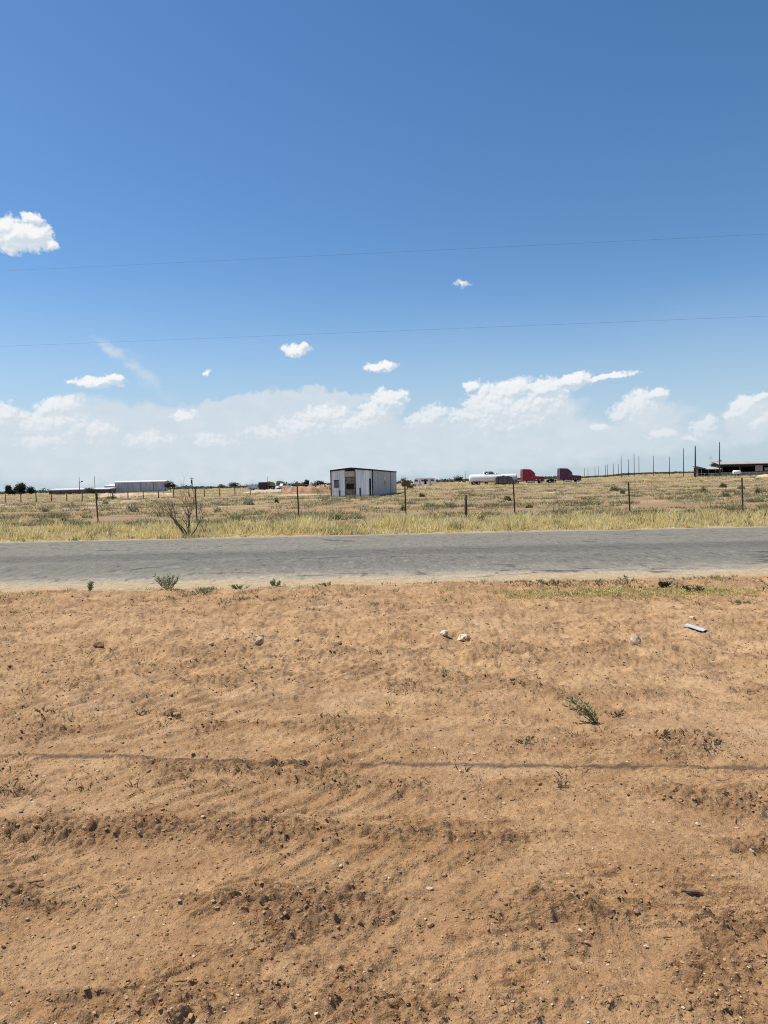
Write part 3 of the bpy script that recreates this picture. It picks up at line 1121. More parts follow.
def stick(px, py, length, rad, ang, lab, name='stick', mat=M_STEM, seed=1, cat='stick'):
    r = random.Random(seed)
    x, y = hit(px, py)
    pts, rr = [], []
    n = 6
    for i in range(n):
        t = i / (n - 1) - .5
        qx = x + math.cos(ang) * t * length
        qy = y + math.sin(ang) * t * length + r.uniform(-.1, .1) * rad * 4
        pts.append((qx - x, qy - y, max(gz(x + math.cos(ang) * u_ * length, y + math.sin(ang) * u_ * length) for u_ in (-.5, -.2, .1, .5)) + rad * .35 + r.uniform(0, .3) * rad))
        rr.append(rad * (1 - .5 * abs(t) * 1.3) * r.uniform(.8, 1.1))
    mb_ = MB().tube(pts, rr, 5)
    mb_.s = [False] * len(mb_.s)
    o = mb_.build(name, mat)
    o.location = (x, y, 0)
    tag(o, lab, cat, 'wood scraps on the dirt')


M_DARKWOOD = simple('old dark wood', (0.15, 0.095, 0.07), 0.9, 0.35, 20)
stick(692, 904, .078, .009, R(-14), 'thick dark wood chunk near the bottom right of the dirt', 'wood_chunk', M_DARKWOOD, 3, 'wood')
stick(709, 916, .06, .004, R(-10), 'thin dark stick just right of the thick wood chunk', mat=M_DARKWOOD, seed=4)
stick(186, 987, .07, .003, R(10), 'thin dark twig near the bottom left of the dirt', mat=M_DARKWOOD, seed=5)
stick(36, 889, .06, .0045, R(15), 'dark broken twig by the left edge of the dirt', mat=M_DARKWOOD, seed=6)
stick(726, 786, .09, .004, R(-20), 'dark stick by the right edge just nearer than the cable shadow', mat=M_DARKWOOD, seed=9)


# ------------------------------------------------------------------ plants on the dirt
def herb(px, py, height, spread, n_stem, leaves, size, cols, p, lean, lab, seed, name='weed', group='green weeds along the shoulder', stem_mat=None, bare=False):
    """a small branching plant: stems and narrow leaves"""
    r = np.random.default_rng(seed)
    x0, y0 = hit(px, py)
    z0 = gz(x0, y0)
    root = thing(name, lab, 'plant', (x0, y0, z0), 0, group)
    mb = MB()
    P, D, = [], []
    for s in range(n_stem):
        a = r.uniform(0, 2 * np.pi)
        out = spread * r.uniform(.25, 1)
        h = height * r.uniform(.6, 1.05)
        pts = []
        for i in range(6):
            t = i / 5
            q = Vector((lean[0] * height * t ** 1.3 + math.cos(a) * out * (.4 + .6 * t) * (i > 0), lean[1] * height * t ** 1.3 + math.sin(a) * out * (.4 + .6 * t) * (i > 0), h * (t - .18 * t * t) - .01))
            q += Vector(r.normal(0, height * .025, 3)) * t
            pts.append(q)
        mb.tube(pts, [max(.0012, height * .013 * (1 - .75 * i / 5)) for i in range(6)], 5)
        if bare:
            for _ in range(5):
                i = r.integers(1, 5)
                q = pts[i]
                e = q + Vector((r.normal(0, .25), r.normal(0, .25), r.uniform(.05, .35))) * height
                mb.tube([q, (q + e) / 2 + Vector(r.normal(0, .02, 3)) * height, e], [height * .007, height * .005, height * .002], 4)
        for _ in range(leaves):
            t = r.uniform(.10, 1.0) ** .8 * 4.999
            i = int(t)
            q = pts[i].lerp(pts[i + 1], t - i)
            P.append(q)
            d = Vector((r.normal(), r.normal(), r.uniform(-.1, 1.0)))
            d = (d.normalized() + (pts[i + 1] - pts[i]).normalized() * .5).normalized()
            D.append(d)
    mb.build('stem', stem_mat or M_STEM, root)
    if P:
        P, D = np.array(P), np.array(D)
        n = len(P)
        W = np.cross(D, r.normal(size=(n, 3)))
        W /= np.linalg.norm(W, axis=1)[:, None]
        s = size * r.uniform(.6, 1.3, (n, 1))
        V = np.stack([P, P + D * s * .5 + W * s * .14, P + D * s, P + D * s * .5 - W * s * .14], 1).reshape(-1, 3)
        T = (np.array([(0, 1, 2), (0, 2, 3)])[None] + (np.arange(n) * 4)[:, None, None]).reshape(-1, 3)
        c = np.array(cols)[r.choice(len(cols), n, p=p)] * r.uniform(.7, 1.3, (n, 1))
        link('leaves', mesh_np('leaves', V, T, False, np.repeat(c[:, None], 4, 1).reshape(-1, 3)), M_LEAF, root)
    return root


G1, G2, G3 = (.13, .17, .05), (.21, .25, .09), (.30, .33, .15)
SAGE = (.33, .35, .23)
herb(597, 723, .235, .05, 7, 48, .030, [(.21, .235, .09), (.30, .33, .15), (.42, .44, .24)], [.35, .4, .25], (-.68, .25), 'bright green weed leaning left, alone on the bare dirt at right', 1, group=None)
herb(168, 592, .26, .22, 15, 45, .045, [SAGE, (.42, .42, .30), G2], [.5, .3, .2], (0, 0), 'largest grey green weed clump on the near road shoulder at left', 2)
herb(90, 593, .19, .06, 6, 40, .04, [SAGE, G2], [.6, .4], (.05, 0), 'upright grey green weed standing left of the largest shoulder clump', 3)
herb(207, 594, .13, .16, 8, 30, .035, [G2, SAGE], [.5, .5], (.1, 0), 'spreading low weed just right of the largest shoulder clump', 4)
herb(240, 591, .09, .16, 10, 40, .03, [G1, G2], [.5, .5], (0, 0), 'flat bright green weed on the shoulder, between two taller weeds', 5)
herb(276, 588, .12, .14, 8, 35, .04, [G1, G2], [.6, .4], (.1, 0), 'small dark green weed on the shoulder below the barn-like metal shed', 6)
herb(327, 589, .07, .15, 8, 25, .03, [G1, G2], [.4, .6], (0, 0), 'low flat green weed on the shoulder under the metal shed', 12)
herb(549, 586, .10, .22, 10, 30, .035, [G1, SAGE, (.1, .09, .06)], [.4, .3, .3], (.1, 0), 'wide dull green weed on the shoulder below the red truck', 7)
herb(626, 583, .12, .12, 7, 14, .03, [G2, (.12, .10, .07)], [.4, .6], (-.3, 0), 'thin half dry weed on the shoulder left of the round dark tuft', 8)
herb(664, 588, .11, .10, 46, 22, .028, [(.055, .06, .03), (.085, .085, .045)], [.6, .4], (.05, 0), 'round dark olive tuft on the shoulder at right', 9, group=None)
herb(693, 594, .09, .17, 18, 26, .03, [(.08, .085, .045), (.14, .14, .07)], [.5, .5], (0, 0), 'ragged dark weed right of the round dark tuft', 10)
herb(740, 607, .06, .14, 10, 24, .03, [OLIVE, GREYG], [.5, .5], (0, 0), 'low straggling weed near the right edge beyond the white sheet', 21)
DRYC = [(.10, .075, .05), (.16, .13, .08)]
for args in (
        (563, 797, .11, .07, 5, 6, .02, 'thin bare dry weed standing just nearer than the cable shadow', 11),
        (660, 742, .07, .07, 6, 14, .022, 'small brown weed right of the leaning green weed', 13),
        (524, 744, .05, .08, 6, 14, .02, 'low dark dry weed left of the leaning green weed', 14),
        (710, 748, .06, .10, 6, 14, .022, 'spread dry weed near the right edge beyond the cable shadow', 15),
        (176, 720, .06, .08, 7, 18, .022, 'dark low dry weed in the dirt at left, its stems tangled', 16),
        (145, 716, .05, .07, 6, 14, .02, 'dull low weed left of the tangled dark weed', 17),
        (42, 718, .04, .10, 6, 14, .02, 'low brown weed close to the left edge of the dirt', 18),
        (615, 718, .045, .07, 7, 14, .02, 'short brown weed beside the foot of the leaning green weed', 19),
        (160, 664, .05, .28, 20, 16, .025, 'wide flat patch of pale grey weed right of the dark brown rock', 20),
        (525, 686, .04, .06, 5, 10, .02, 'tiny dark weed left of and beyond the leaning green weed', 23)):
    px, py, h, sp, ns, nl, sz, lab, sd = args
    cols = [(.22, .21, .13), (.17, .16, .09)] if sd == 20 else DRYC
    herb(px, py, h, sp, ns, nl, sz, cols, [.6, .4], (0, 0), lab, sd, 'dry_weed', 'dry weeds on the dirt', bare=True)


# ------------------------------------------------------------------ bare bush at the far road edge
def build_bare_bush():
    x0, y0 = at(188, 533, 23.25)
    z0 = gz(x0, y0)
    root = thing('bare_bush', 'leafless grey bush with crooked spreading branches at the far road edge', 'bush', (x0, y0, z0 - .03))
    r = random.Random(5)
    main, tw = MB(), MB()

    def grow(p, d, L, rad, depth):
        mb = main if depth < 2 else tw
        pts, rr = [p.copy()], [rad]
        n = 4
        for i in range(n):
            d = (d + Vector((r.gauss(0, .20), r.gauss(0, .2), r.gauss(.13, .14)))).normalized()
            p = p + d * (L / n)
            pts.append(p.copy())
            rr.append(rad * (1 - .5 * (i + 1) / n))
        mb.tube(pts, rr, 6 if depth < 2 else 4)
        if depth < 4:
            for k in range(r.choice((2, 3, 3)) if depth < 3 else 2):
                q = pts[r.randint(2, n)]
                a = r.uniform(0, 2 * math.pi)
                nd = (d + Vector((math.cos(a), math.sin(a) * .8, r.uniform(.1, .7))) * .75).normalized()
                grow(q, nd, L * r.uniform(.55, .78), rad * .52, depth + 1)
    for (dx, L) in ((-.50, .66), (-.26, .78), (-.04, .74), (.20, .82), (.46, .66), (.08, .6)):
        grow(Vector((dx * .12, 0, 0)), Vector((dx, r.uniform(-.3, .3), 1)).normalized(), L, .030, 0)
    main.build('branch', M_STEM, root)
    tw.build('twigs', M_STEM, root)


build_bare_bush()


# ------------------------------------------------------------------ fences
def t_post(h):
    mb = MB()
    mb.box(-.028, .028, -.006, .006, -.25, h)
    mb.box(-.006, .006, .0062, .045, -.25, h - .004)
    for k in range(int(h / .12)):
        mb.box(-.010, .010, -.016, -.0062, .15 + k * .11, .18 + k * .11)
    return mb


def build_fences():
    root = thing('barbed_wire_fence', 'leaning rusty steel posts and thin wires beyond the road', 'fence', (0, 32.5, 0))
    tops = []
    for px, py, h, lean, wood in ((-14, 526, 1.45, 2, 0), (98, 524, 1.48, 2.2, 0), (197, 522, 1.55, 1.2, 0), (299, 520, 1.5, 1.6, 0), (406, 518, 1.5, 1.0, 0), (466, 519, .98, 0, 1),
                                  (515, 518, 1.60, 2.2, 0), (630, 514, 1.38, 2.2, 0), (743, 511, 1.45, 2.4, 0), (856, 509, 1.5, 1.5, 0)):
        x, y = at(px, py, 32.5)
        z = gz(x, y)
        if wood:
            mb = MB()
            mb.tube([(0, 0, -.3), (0.01, 0, .5), (0, 0, h)], [.065, .06, .055], 9)
            o = mb.build('post', M_WOOD, root)
            tag(o, 'short stout wooden post')
        else:
            o = t_post(h).build('post', M_RUST, root)
            # sturdier section at this distance
            o.scale = (1.05, 1.05, 1)
        o.location = (x, y - 32.5, z)
        o.rotation_euler = (R(random.uniform(-1, 1)), R(-lean), R(random.uniform(-25, 25)))
        if not wood:
            tops.append((x, y, z, math.tan(R(-lean))))
    for hz in (.38, .68, .98, 1.28):
        mb = MB()
        pts = []
        for a, b in zip(tops, tops[1:]):
            for k in range(6):
                t = k / 6
                pts.append((a[0] + (b[0] - a[0]) * t + hz * a[3], 0.02, a[2] + (b[2] - a[2]) * t + hz - .06 * 4 * t * (1 - t)))
        mb.tube(pts, .0035, 4)
        mb.build('wire', M_WIRE, root)
    # the fence far out on the left
    root = thing('field_fence', 'far fence of evenly spaced dark posts across the left of the field', 'fence', (0, 112, 0))
    px = -25
    k = 0
    while px < 262:
        x, y = at(px, 497, 112 + k * .5)
        h = 1.35 + .08 * math.sin(k * 2.1)
        mb = MB()
        mb.tube([(0, 0, -.2), (0, 0, h)], [.085, .075], 7)
        o = mb.build('post', M_WOOD, root)
        o.location = (x, y - 112, gz(x, y))
        o.rotation_euler = (0, R(random.uniform(-2, 2)), 0)
        px += 15.3
        k += 1
    for hz in (.5, 1.1):
        mb = MB()
        pts = []
        for q in range(40):
            a = -25 + 287 * q / 39
            x, y = at(a, 497, 112 + .5 * (a + 25) / 15.3)
            pts.append((x, y - 112, gz(x, y) + hz))
        mb.tube(pts, .006, 4)
        mb.build('wire', M_WIRE, root)


build_fences()


# ------------------------------------------------------------------ overhead cables
def cable(p0, p1, rad, lab, sag=.0, ext=6.0):
    p0, p1 = Vector(p0), Vector(p1)
    d = p1 - p0
    pts = []
    for i in range(61):
        t = -ext + (1 + 2 * ext) * i / 60
        p = p0 + d * t
        u = (t - .5) / (.5 + ext)
        p.z += sag * (u * u - (.5 / (.5 + ext)) ** 2)
        pts.append(p)
    o = MB().tube([q - pts[30] for q in pts], rad, 6).build('overhead_cable', M_WIRE)
    o.location = pts[30]
    tag(o, lab, 'cable', 'overhead cables along the road')


def sky_pt(px, py, D):
    d = ray(px, py)
    return Vector((0, 0, CAM_H)) + d * (D / d.y)


cable(sky_pt(190, 339, 31.0), sky_pt(768, 316, 28.6), .0026, 'lower of the two thin cables crossing the open sky', .5)
cable(sky_pt(190, 262, 31.0), sky_pt(768, 234, 28.6), .0026, 'upper of the two thin cables crossing the open sky', .5)
# the cable nearer the viewer, above the picture, whose shadow crosses the dirt
HC = 6.6
sa, sb = hit(0, 758), hit(768, 768.5)
off = TO_SUN * (HC / TO_SUN.z)
cable((sa[0] + off.x, sa[1] + off.y, HC), (sb[0] + off.x, sb[1] + off.y, HC), .017, 'cable overhead whose thin straight shadow crosses the dirt', 0, 8)


# ------------------------------------------------------------------ metal shed
def mat_clad(name, col, rust=(0.17, .10, .07), rib=28.0, axis=0, stain=.55):
    m, t, b = pbsdf(name)
    tc = t.node('ShaderNodeTexCoord')
    P = tc.outputs['Object']
    n = t.noise(t.vmath('MULTIPLY', P, (3.2, 3.2, .14)), 1.2, 4, .6)
    n2 = t.noise(t.vmath('MULTIPLY', P, (1.0, 1.0, .45)), .9, 4, .55)
    f = t.ramp(n, .3, .7, .58, 1.25, smooth=False)
    c = t.mix(1.0, col, t.combine(f, f, f), 'MULTIPLY')
    c = t.mix(t.math('MULTIPLY', t.ramp(n2, stain, stain + .2), .8), c, rust)
    x, y, z = t.xyz(P)
    foot = t.ramp(t.math('ADD', z, t.math('MULTIPLY', n2, 1.0)), .45, 1.0, .55, 0)
    c = t.mix(foot, c, rust)
    t.l.new(c, b.inputs['Base Color'])
    b.inputs['Roughness'].default_value = .55
    # sheets laid side by side, each weathered a little differently
    sheet = t.noise(t.combine(t.math('FLOOR', t.math('MULTIPLY', (x, y)[axis], 1.1)), 0.0, 0.0), 7.3, 1, .5)
    f2 = t.ramp(sheet, .25, .75, .86, 1.10, smooth=False)
    c = t.mix(1.0, c, t.combine(f2, f2, f2), 'MULTIPLY')
    t.l.new(c, b.inputs['Base Color'])
    return m


M_DARK = simple('void shade', (.018, .016, .016), .9, .3, 3)  # near-black colour put in for the shade inside gaps
M_GLASS = simple('dusty dark glass', (.03, .035, .04), .15, .3, 3, spec=.6)


def build_shed():
    W, L, H, RISE = 5.1, 22.0, 3.22, .22
    ang = R(-8.4)
    cx, cy = at(373, 496, 88)
    root = thing('metal_shed', 'long pale corrugated metal shed with a brown door bay, alone in the field', 'shed', (cx, cy, gz(cx, cy) - .12), ang)
    cl = mat_clad('lit whitish cladding', (.84, .84, .85), axis=0, stain=.54)  # lighter copy of the cladding, the front's light put into its colour
    clad_shade = mat_clad('shaded grey cladding', (.39, .40, .43), axis=1, stain=.57)  # darker copy, shade of the right side put into the colour
    trim = simple('dark trim', (.022, .02, .026), .8, .3, 4)
    # x from -W (left) to 0 (corner), y from 0 (front) back to L
    dl, dr = -W + 1.72, -W + 2.98
    mb = MB()
    mb.prism_y([(-W, 0), (dl, 0), (dl, H + RISE * .66), (-W, H)], 0, .12)
    mb.prism_y([(dr, 0), (0, 0), (0, H), (dr, H + RISE * .85)], 0, .12)
    mb.build('front_wall', cl, root)
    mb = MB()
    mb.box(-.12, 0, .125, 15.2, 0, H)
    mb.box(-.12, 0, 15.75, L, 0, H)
    mb.build('side_wall', clad_shade, root)
    mb = MB()
    mb.box(-W, -W + .12, .125, L, 0, H)
    mb.build('side_wall', cl, root)
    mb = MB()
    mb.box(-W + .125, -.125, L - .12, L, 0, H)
    mb.build('back_wall', clad_shade, root)
    mb = MB()
    mb.box(-.10, -.06, 15.2, 15.75, 0, H - .1)
    mb.build('gap_shade', M_DARK, root)  # dark strip set in the wall gap, standing in for shade
    # roof with a low ridge, dark overhanging edge
    ov = .06
    mb = MB()
    mb.prism_y([(-W - ov, H + .005), (-W / 2, H + RISE + .005), (ov, H + .005), (ov, H + .17), (-W / 2, H + RISE + .22), (-W - ov, H + .17)], -.12, L + .1)
    mb.build('roof', trim, root)
    MB().box(-W - .03, -W + .10, -.03, -.003, 0, H - .002).build('corner_trim', trim, root)
    MB().add([(-.09, -.03, 0), (.03, -.03, 0), (.03, .16, 0), (.003, .16, 0), (.003, -.003, 0), (-.09, -.003, 0)] + [(-.09, -.03, H - .002), (.03, -.03, H - .002), (.03, .16, H - .002), (.003, .16, H - .002), (.003, -.003, H - .002), (-.09, -.003, H - .002)],
             [(5, 4, 3, 2, 1, 0), (6, 7, 8, 9, 10, 11)] + [(i, (i + 1) % 6, 6 + (i + 1) % 6, 6 + i) for i in range(6)]).build('corner_trim', trim, root)
    # door bay: brown doors, a dark slab as the shade between them, a cream plate above
    bay = simple('brown weathered door', (.26, .215, .155), .85, .35, 3, dirt=(.10, .07, .045), dirt_lo=.45, dirt_hi=.62)
    d = MB()
    d.box(dl + .03, dr - .03, .05, .10, 0, 1.05)
    d.box(dl + .03, dr - .03, .05, .10, 1.72, 2.55)
    d.box(dl + .03, dl + .14, .052, .102, 1.055, 1.715)
    d.box(dr - .16, dr - .03, .052, .102, 1.055, 1.715)
    door = d.build('door', bay, root)
    MB().box(dl + .145, dr - .165, .09, .12, 1.06, 1.71).build('opening_shade', M_DARK, door)  # solid dark slab standing in for the unlit inside
    MB().box(dl + .05, dr - .05, .02, .08, 2.56, 3.2).build('sign_plate', simple('cream plate', (.55, .50, .40), .7, .15, 3, dirt=(.3, .22, .14)), root)
    MB().box(dl + .02, dr - .02, .01, .06, 3.205, H + RISE * .8).build('header', trim, root)
    MB().box(dr - .02, dr + .06, -.035, -.004, 0, H).build('jamb', trim, root)
    # patched window at left, stains and gaps at the foot on the right
    wn = MB()
    wn.box(-W + .42, -W + .98, -.02, -.004, 1.25, 2.12)
    w = wn.build('window', simple('grey patched pane', (.13, .13, .15), .5, .3, 5), root)
    MB().box(-W + .36, -W + 1.04, -.035, -.022, 2.125, 2.19).build('lintel', trim, w)
    MB().box(-.42, -.20, -.02, -.004, .25, 2.3).build('broken_panel', M_DARK, root)
    MB().box(-1.62, -1.45, -.022, -.004, .1, 1.2).build('broken_panel', simple('rust hole', (.09, .06, .045), .9, .3, 5), root)
    MB().box(-W + 1.0, -W + 1.16, -.022, -.004, .1, .95).build('broken_panel', simple('rust hole edge', (.08, .06, .05), .9, .3, 5), root)
    sw = MB().box(.004, .02, 9.2, 10.7, 1.1, 2.35).build('window', M_GLASS, root)
    MB().box(.021, .05, 9.1, 10.8, 1.02, 1.095).build('sill', clad_shade, sw)


build_shed()


# ------------------------------------------------------------------ trucks and tanks
M_TYRE = simple('tyre rubber', (.02, .02, .021), .9, .3, 3)
M_RIM = simple('dusty alloy', (.45, .45, .45), .4, .15, 5, metal=.6)
M_CHROME = simple('chrome', (.62, .62, .63), .22, .1, 3, metal=.95)
M_CHASSIS = simple('chassis black', (.03, .028, .027), .8, .3, 3)
M_WHITE = simple('white paint', (.86, .85, .81), .4, .08, .8, dirt=(.42, .34, .26), dirt_lo=.58, dirt_hi=.8)


def wheel(parent, x, y, r=.5, w=.28):
    o = MB().tube([(x, y - w / 2, r), (x, y - w / 2 + .05, r), (x, y + w / 2 - .05, r), (x, y + w / 2, r)], [r * .9, r, r, r * .9], 18).build('wheel', M_TYRE, parent)
    s = -1 if y < 0 else 1
    MB().tube([(x, y + s * (w / 2 + .004), r), (x, y + s * (w / 2 + .03), r)], [r * .58, r * .45], 14).build('rim', M_RIM, o)


def semi(px, D, paint, lab, rot=0.0, deck=True):
    """conventional sleeper tractor, nose to the right, built 7.6 m long"""
    x, y = at(px, 482, D)
    root = thing('semi_truck', lab, 'truck', (x, y, gz(x, y) - .03), rot, 'semi trucks parked across the field')
    hw = 1.22
    # x = 0 at the back of the sleeper
    f = MB()
    f.box(-3.3, 5.9, -.42, -.32, .72, .98)
    f.box(-3.3, 5.9, .32, .42, .72, .98)
    for q in (-3.2, -1.8, -.4, 1.5, 3.5, 5.6):
        f.box(q, q + .12, -.319, .319, .74, .95)
    f.build('frame', M_CHASSIS, root)
    MB().prism_y([(-2.9, .985), (-1.5, .985), (-1.6, 1.16), (-2.75, 1.16)], -.5, .5).build('fifth_wheel', M_CHASSIS, root)
    # sleeper and cab in one shell with a raked wind fairing
    cab = MB().prism_y([(0, 1.0), (3.55, 1.0), (3.62, 2.05), (3.38, 2.92), (3.05, 3.3), (2.35, 3.9), (2.05, 4.05), (.12, 4.12), (0, 4.0)], -hw, hw).build('cab', paint, root)
    for a, b in ((-hw - .012, -hw - .002), (hw + .002, hw + .012)):
        MB().prism_y([(2.35, 2.1), (3.28, 2.08), (3.02, 2.72), (2.42, 2.82)], a, b).build('side_window', M_GLASS, cab)
    MB().add([(3.625, -1.05, 2.10), (3.625, 1.05, 2.10), (3.42, 1.0, 2.84), (3.42, -1.0, 2.84), (3.59, -1.05, 2.10), (3.59, 1.05, 2.10), (3.385, 1.0, 2.84), (3.385, -1.0, 2.84)],
             [(0, 1, 2, 3), (7, 6, 5, 4), (0, 4, 5, 1), (1, 5, 6, 2), (2, 6, 7, 3), (3, 7, 4, 0)]).build('windshield', M_GLASS, cab)
    MB().prism_y([(.55, 2.5), (1.2, 2.5), (1.2, 3.0), (.55, 3.0)], -hw - .012, -hw - .002).build('sleeper_window', M_GLASS, cab)
    MB().prism_y([(2.22, 1.05), (2.25, 1.05), (2.25, 2.9), (2.22, 2.9)], -hw - .006, -hw - .001).build('door_seam', M_CHASSIS, cab)
    MB().box(2.42, 2.6, -hw - .05, -hw - .004, 1.72, 1.78).build('handle', M_CHROME, cab)
    for s in (-1, 1):
        MB().box(3.30, 3.42, s * (hw + .12) - .03, s * (hw + .12) + .03, 2.05, 2.65).build('mirror', M_CHROME, cab)
    # hood, dropping to the nose
    hood = MB().prism_y([(3.57, 1.28), (4.35, 1.28), (4.55, 1.52), (5.0, 1.6), (5.45, 1.4), (5.75, 1.05), (6.0, 1.05), (6.02, 1.75), (5.85, 1.98), (3.64, 2.12)], -hw + .08, hw - .08).build('hood', paint, root)
    MB().box(6.025, 6.06, -.55, .55, 1.15, 1.85).build('grille', M_CHROME, hood)
    for s in (-1, 1):
        MB().box(5.80, 6.04, s * .86 - .17, s * .86 + .17, 1.25, 1.5).build('headlight', simple('lamp glass', (.7, .7, .72), .2, .05, 3), hood)
        fm = MB()
        fm.prism_y([(4.2, .95), (4.38, 1.3), (4.75, 1.45), (5.25, 1.45), (5.62, 1.3), (5.8, .95), (5.55, .95), (5.4, 1.12), (5.2, 1.22), (4.8, 1.22), (4.6, 1.12), (4.45, .95)], s * 1.14 - .1, s * 1.14 + .1)
        fm.build('fender', paint, root)
    MB().prism_y([(5.95, .45), (6.25, .5), (6.28, .88), (5.95, .92)], -1.2, 1.2).build('bumper', M_CHROME, root)
    for s in (-1, 1):
        MB().tube([(1.3, s * .98, .68), (3.3, s * .98, .68)], .33, 14).build('fuel_tank', M_CHROME, root)
        MB().tube([(-.16, s * 1.0, .95), (-.16, s * 1.0, 3.9), (-.30, s * 1.0, 4.1)], [.09, .085, .08], 10).build('exhaust_stack', M_CHROME, root)
        wheel(root, 5.0, s * 1.05, .5, .3)
        for q in (-1.55, -2.85):
            wheel(root, q, s * .95, .5, .55)
            MB().prism_y([(q - .6, .80), (q - .45, 1.02), (q + .45, 1.02), (q + .6, .8), (q + .56, .8), (q + .42, .98), (q - .42, .98), (q - .56, .8)], s * .95 - .29, s * .95 + .29).build('mudguard', M_CHASSIS, root)
    return root


RED = simple('red truck paint', (.32, .010, .036), .42, .12, .6, spec=.4)
PURPLE = simple('purple truck paint', (.100, .016, .072), .42, .12, .6, spec=.4)
semi(522.0, 205, RED, 'red semi truck with tall sleeper cab, coupled to the white tank trailer')
semi(559.0, 208, PURPLE, 'dark purple semi truck with no trailer, parked right of the red one')


def build_tankers():
    x, y = at(469.5, 482, 207)
    z = gz(x, y)
    root = thing('tank_trailer', 'long white tank trailer coupled behind the red semi truck', 'trailer', (x, y, z))
    L = 13.2
    MB().tube([(0, 0, 1.85), (.12, 0, 1.85), (.5, 0, 1.85), (L - .5, 0, 1.85), (L - .12, 0, 1.85), (L, 0, 1.85)], [.75, .98, 1.1, 1.1, .98, .75], 24).build('tank', M_WHITE, root)
    for q in (2.0, 5.2, 8.4, 11.4):
        MB().tube([(q, 0, 1.85), (q + .08, 0, 1.85)], [1.125, 1.125], 24).build('hoop', M_WHITE, root)
    MB().box(4.2, 8.6, -.45, .45, 2.955, 3.02).build('catwalk', M_CHROME, root)
    for q in (5.0, 7.4):
        MB().tube([(q, 0, 3.022), (q, 0, 3.18)], [.3, .28], 14).build('hatch', M_CHROME, root)
    MB().box(.4, L - .4, -.5, .5, .66, .86).build('frame', M_CHASSIS, root)
    MB().box(.02, .12, -1.1, 1.1, .55, .75).build('rear_bumper', M_CHASSIS, root)
    for q in (1.1, 2.4):
        for s in (-1, 1):
            wheel(root, q, s * .95, .5, .55)
    for s in (-1, 1):
        MB().box(9.0, 9.15, s * .6 - .07, s * .6 + .07, .02, .66).build('landing_leg', M_CHASSIS, root)

    # dark grey tank, standing nearer in front of the trailer
    x, y = at(495.2, 483, 196)
    root = thing('storage_tank', 'low dark grey tank on skids in front of the white tank trailer', 'tank', (x, y, gz(x, y)))
    gm = simple('dull grey steel', (.115, .108, .10), .6, .25, .8)
    MB().prism_y([(0, .45), (4.6, .45), (4.75, 1.0), (4.35, 2.0), (3.7, 2.3), (.5, 2.3), (0, 1.9)], -.95, .95).build('tank', gm, root)
    MB().box(-.1, 4.8, -.75, -.55, .02, .44).build('skid', M_CHASSIS, root)
    MB().box(-.1, 4.8, .55, .75, .02, .44).build('skid', M_CHASSIS, root)
    for q in (.7, 1.9, 3.1):
        MB().box(q, q + .09, -1.01, -.955, .5, 2.2).build('rib', M_CHASSIS, root)
    MB().tube([(2.2, 0, 2.305), (2.2, 0, 2.5)], .3, 12).build('hatch', gm, root)
    MB().box(4.9, 5.25, -.5, .1, .1, 1.5, .04).build('pump_box', simple('pale panel', (.34, .33, .3), .7, .2, 2), root)

    # white service truck behind the trailer: cab top and roof show above the tank
    x, y = at(483.0, 481, 226)
    root = thing('service_truck', 'white service truck whose cab shows above the white tank trailer', 'truck', (x, y, gz(x, y)))
    cab = MB().prism_y([(0, .7), (5.2, .7), (5.3, 1.7), (5.0, 2.9), (3.7, 3.1), (3.1, 3.85), (2.6, 4.1), (.4, 4.05), (.15, 3.7), (0, 2.3)], -1.0, 1.0).build('cab', M_WHITE, root)
    MB().prism_y([(.45, 3.15), (1.35, 3.15), (1.35, 3.8), (.5, 3.8)], -1.012, -1.002).build('window', M_GLASS, cab)
    MB().prism_y([(1.6, 3.15), (3.2, 3.15), (2.8, 3.8), (1.6, 3.8)], -1.012, -1.002).build('window', M_GLASS, cab)
    for q in (1.0, 4.3):
        for s in (-1, 1):
            wheel(root, q, s * .85, .42, .28)


build_tankers()


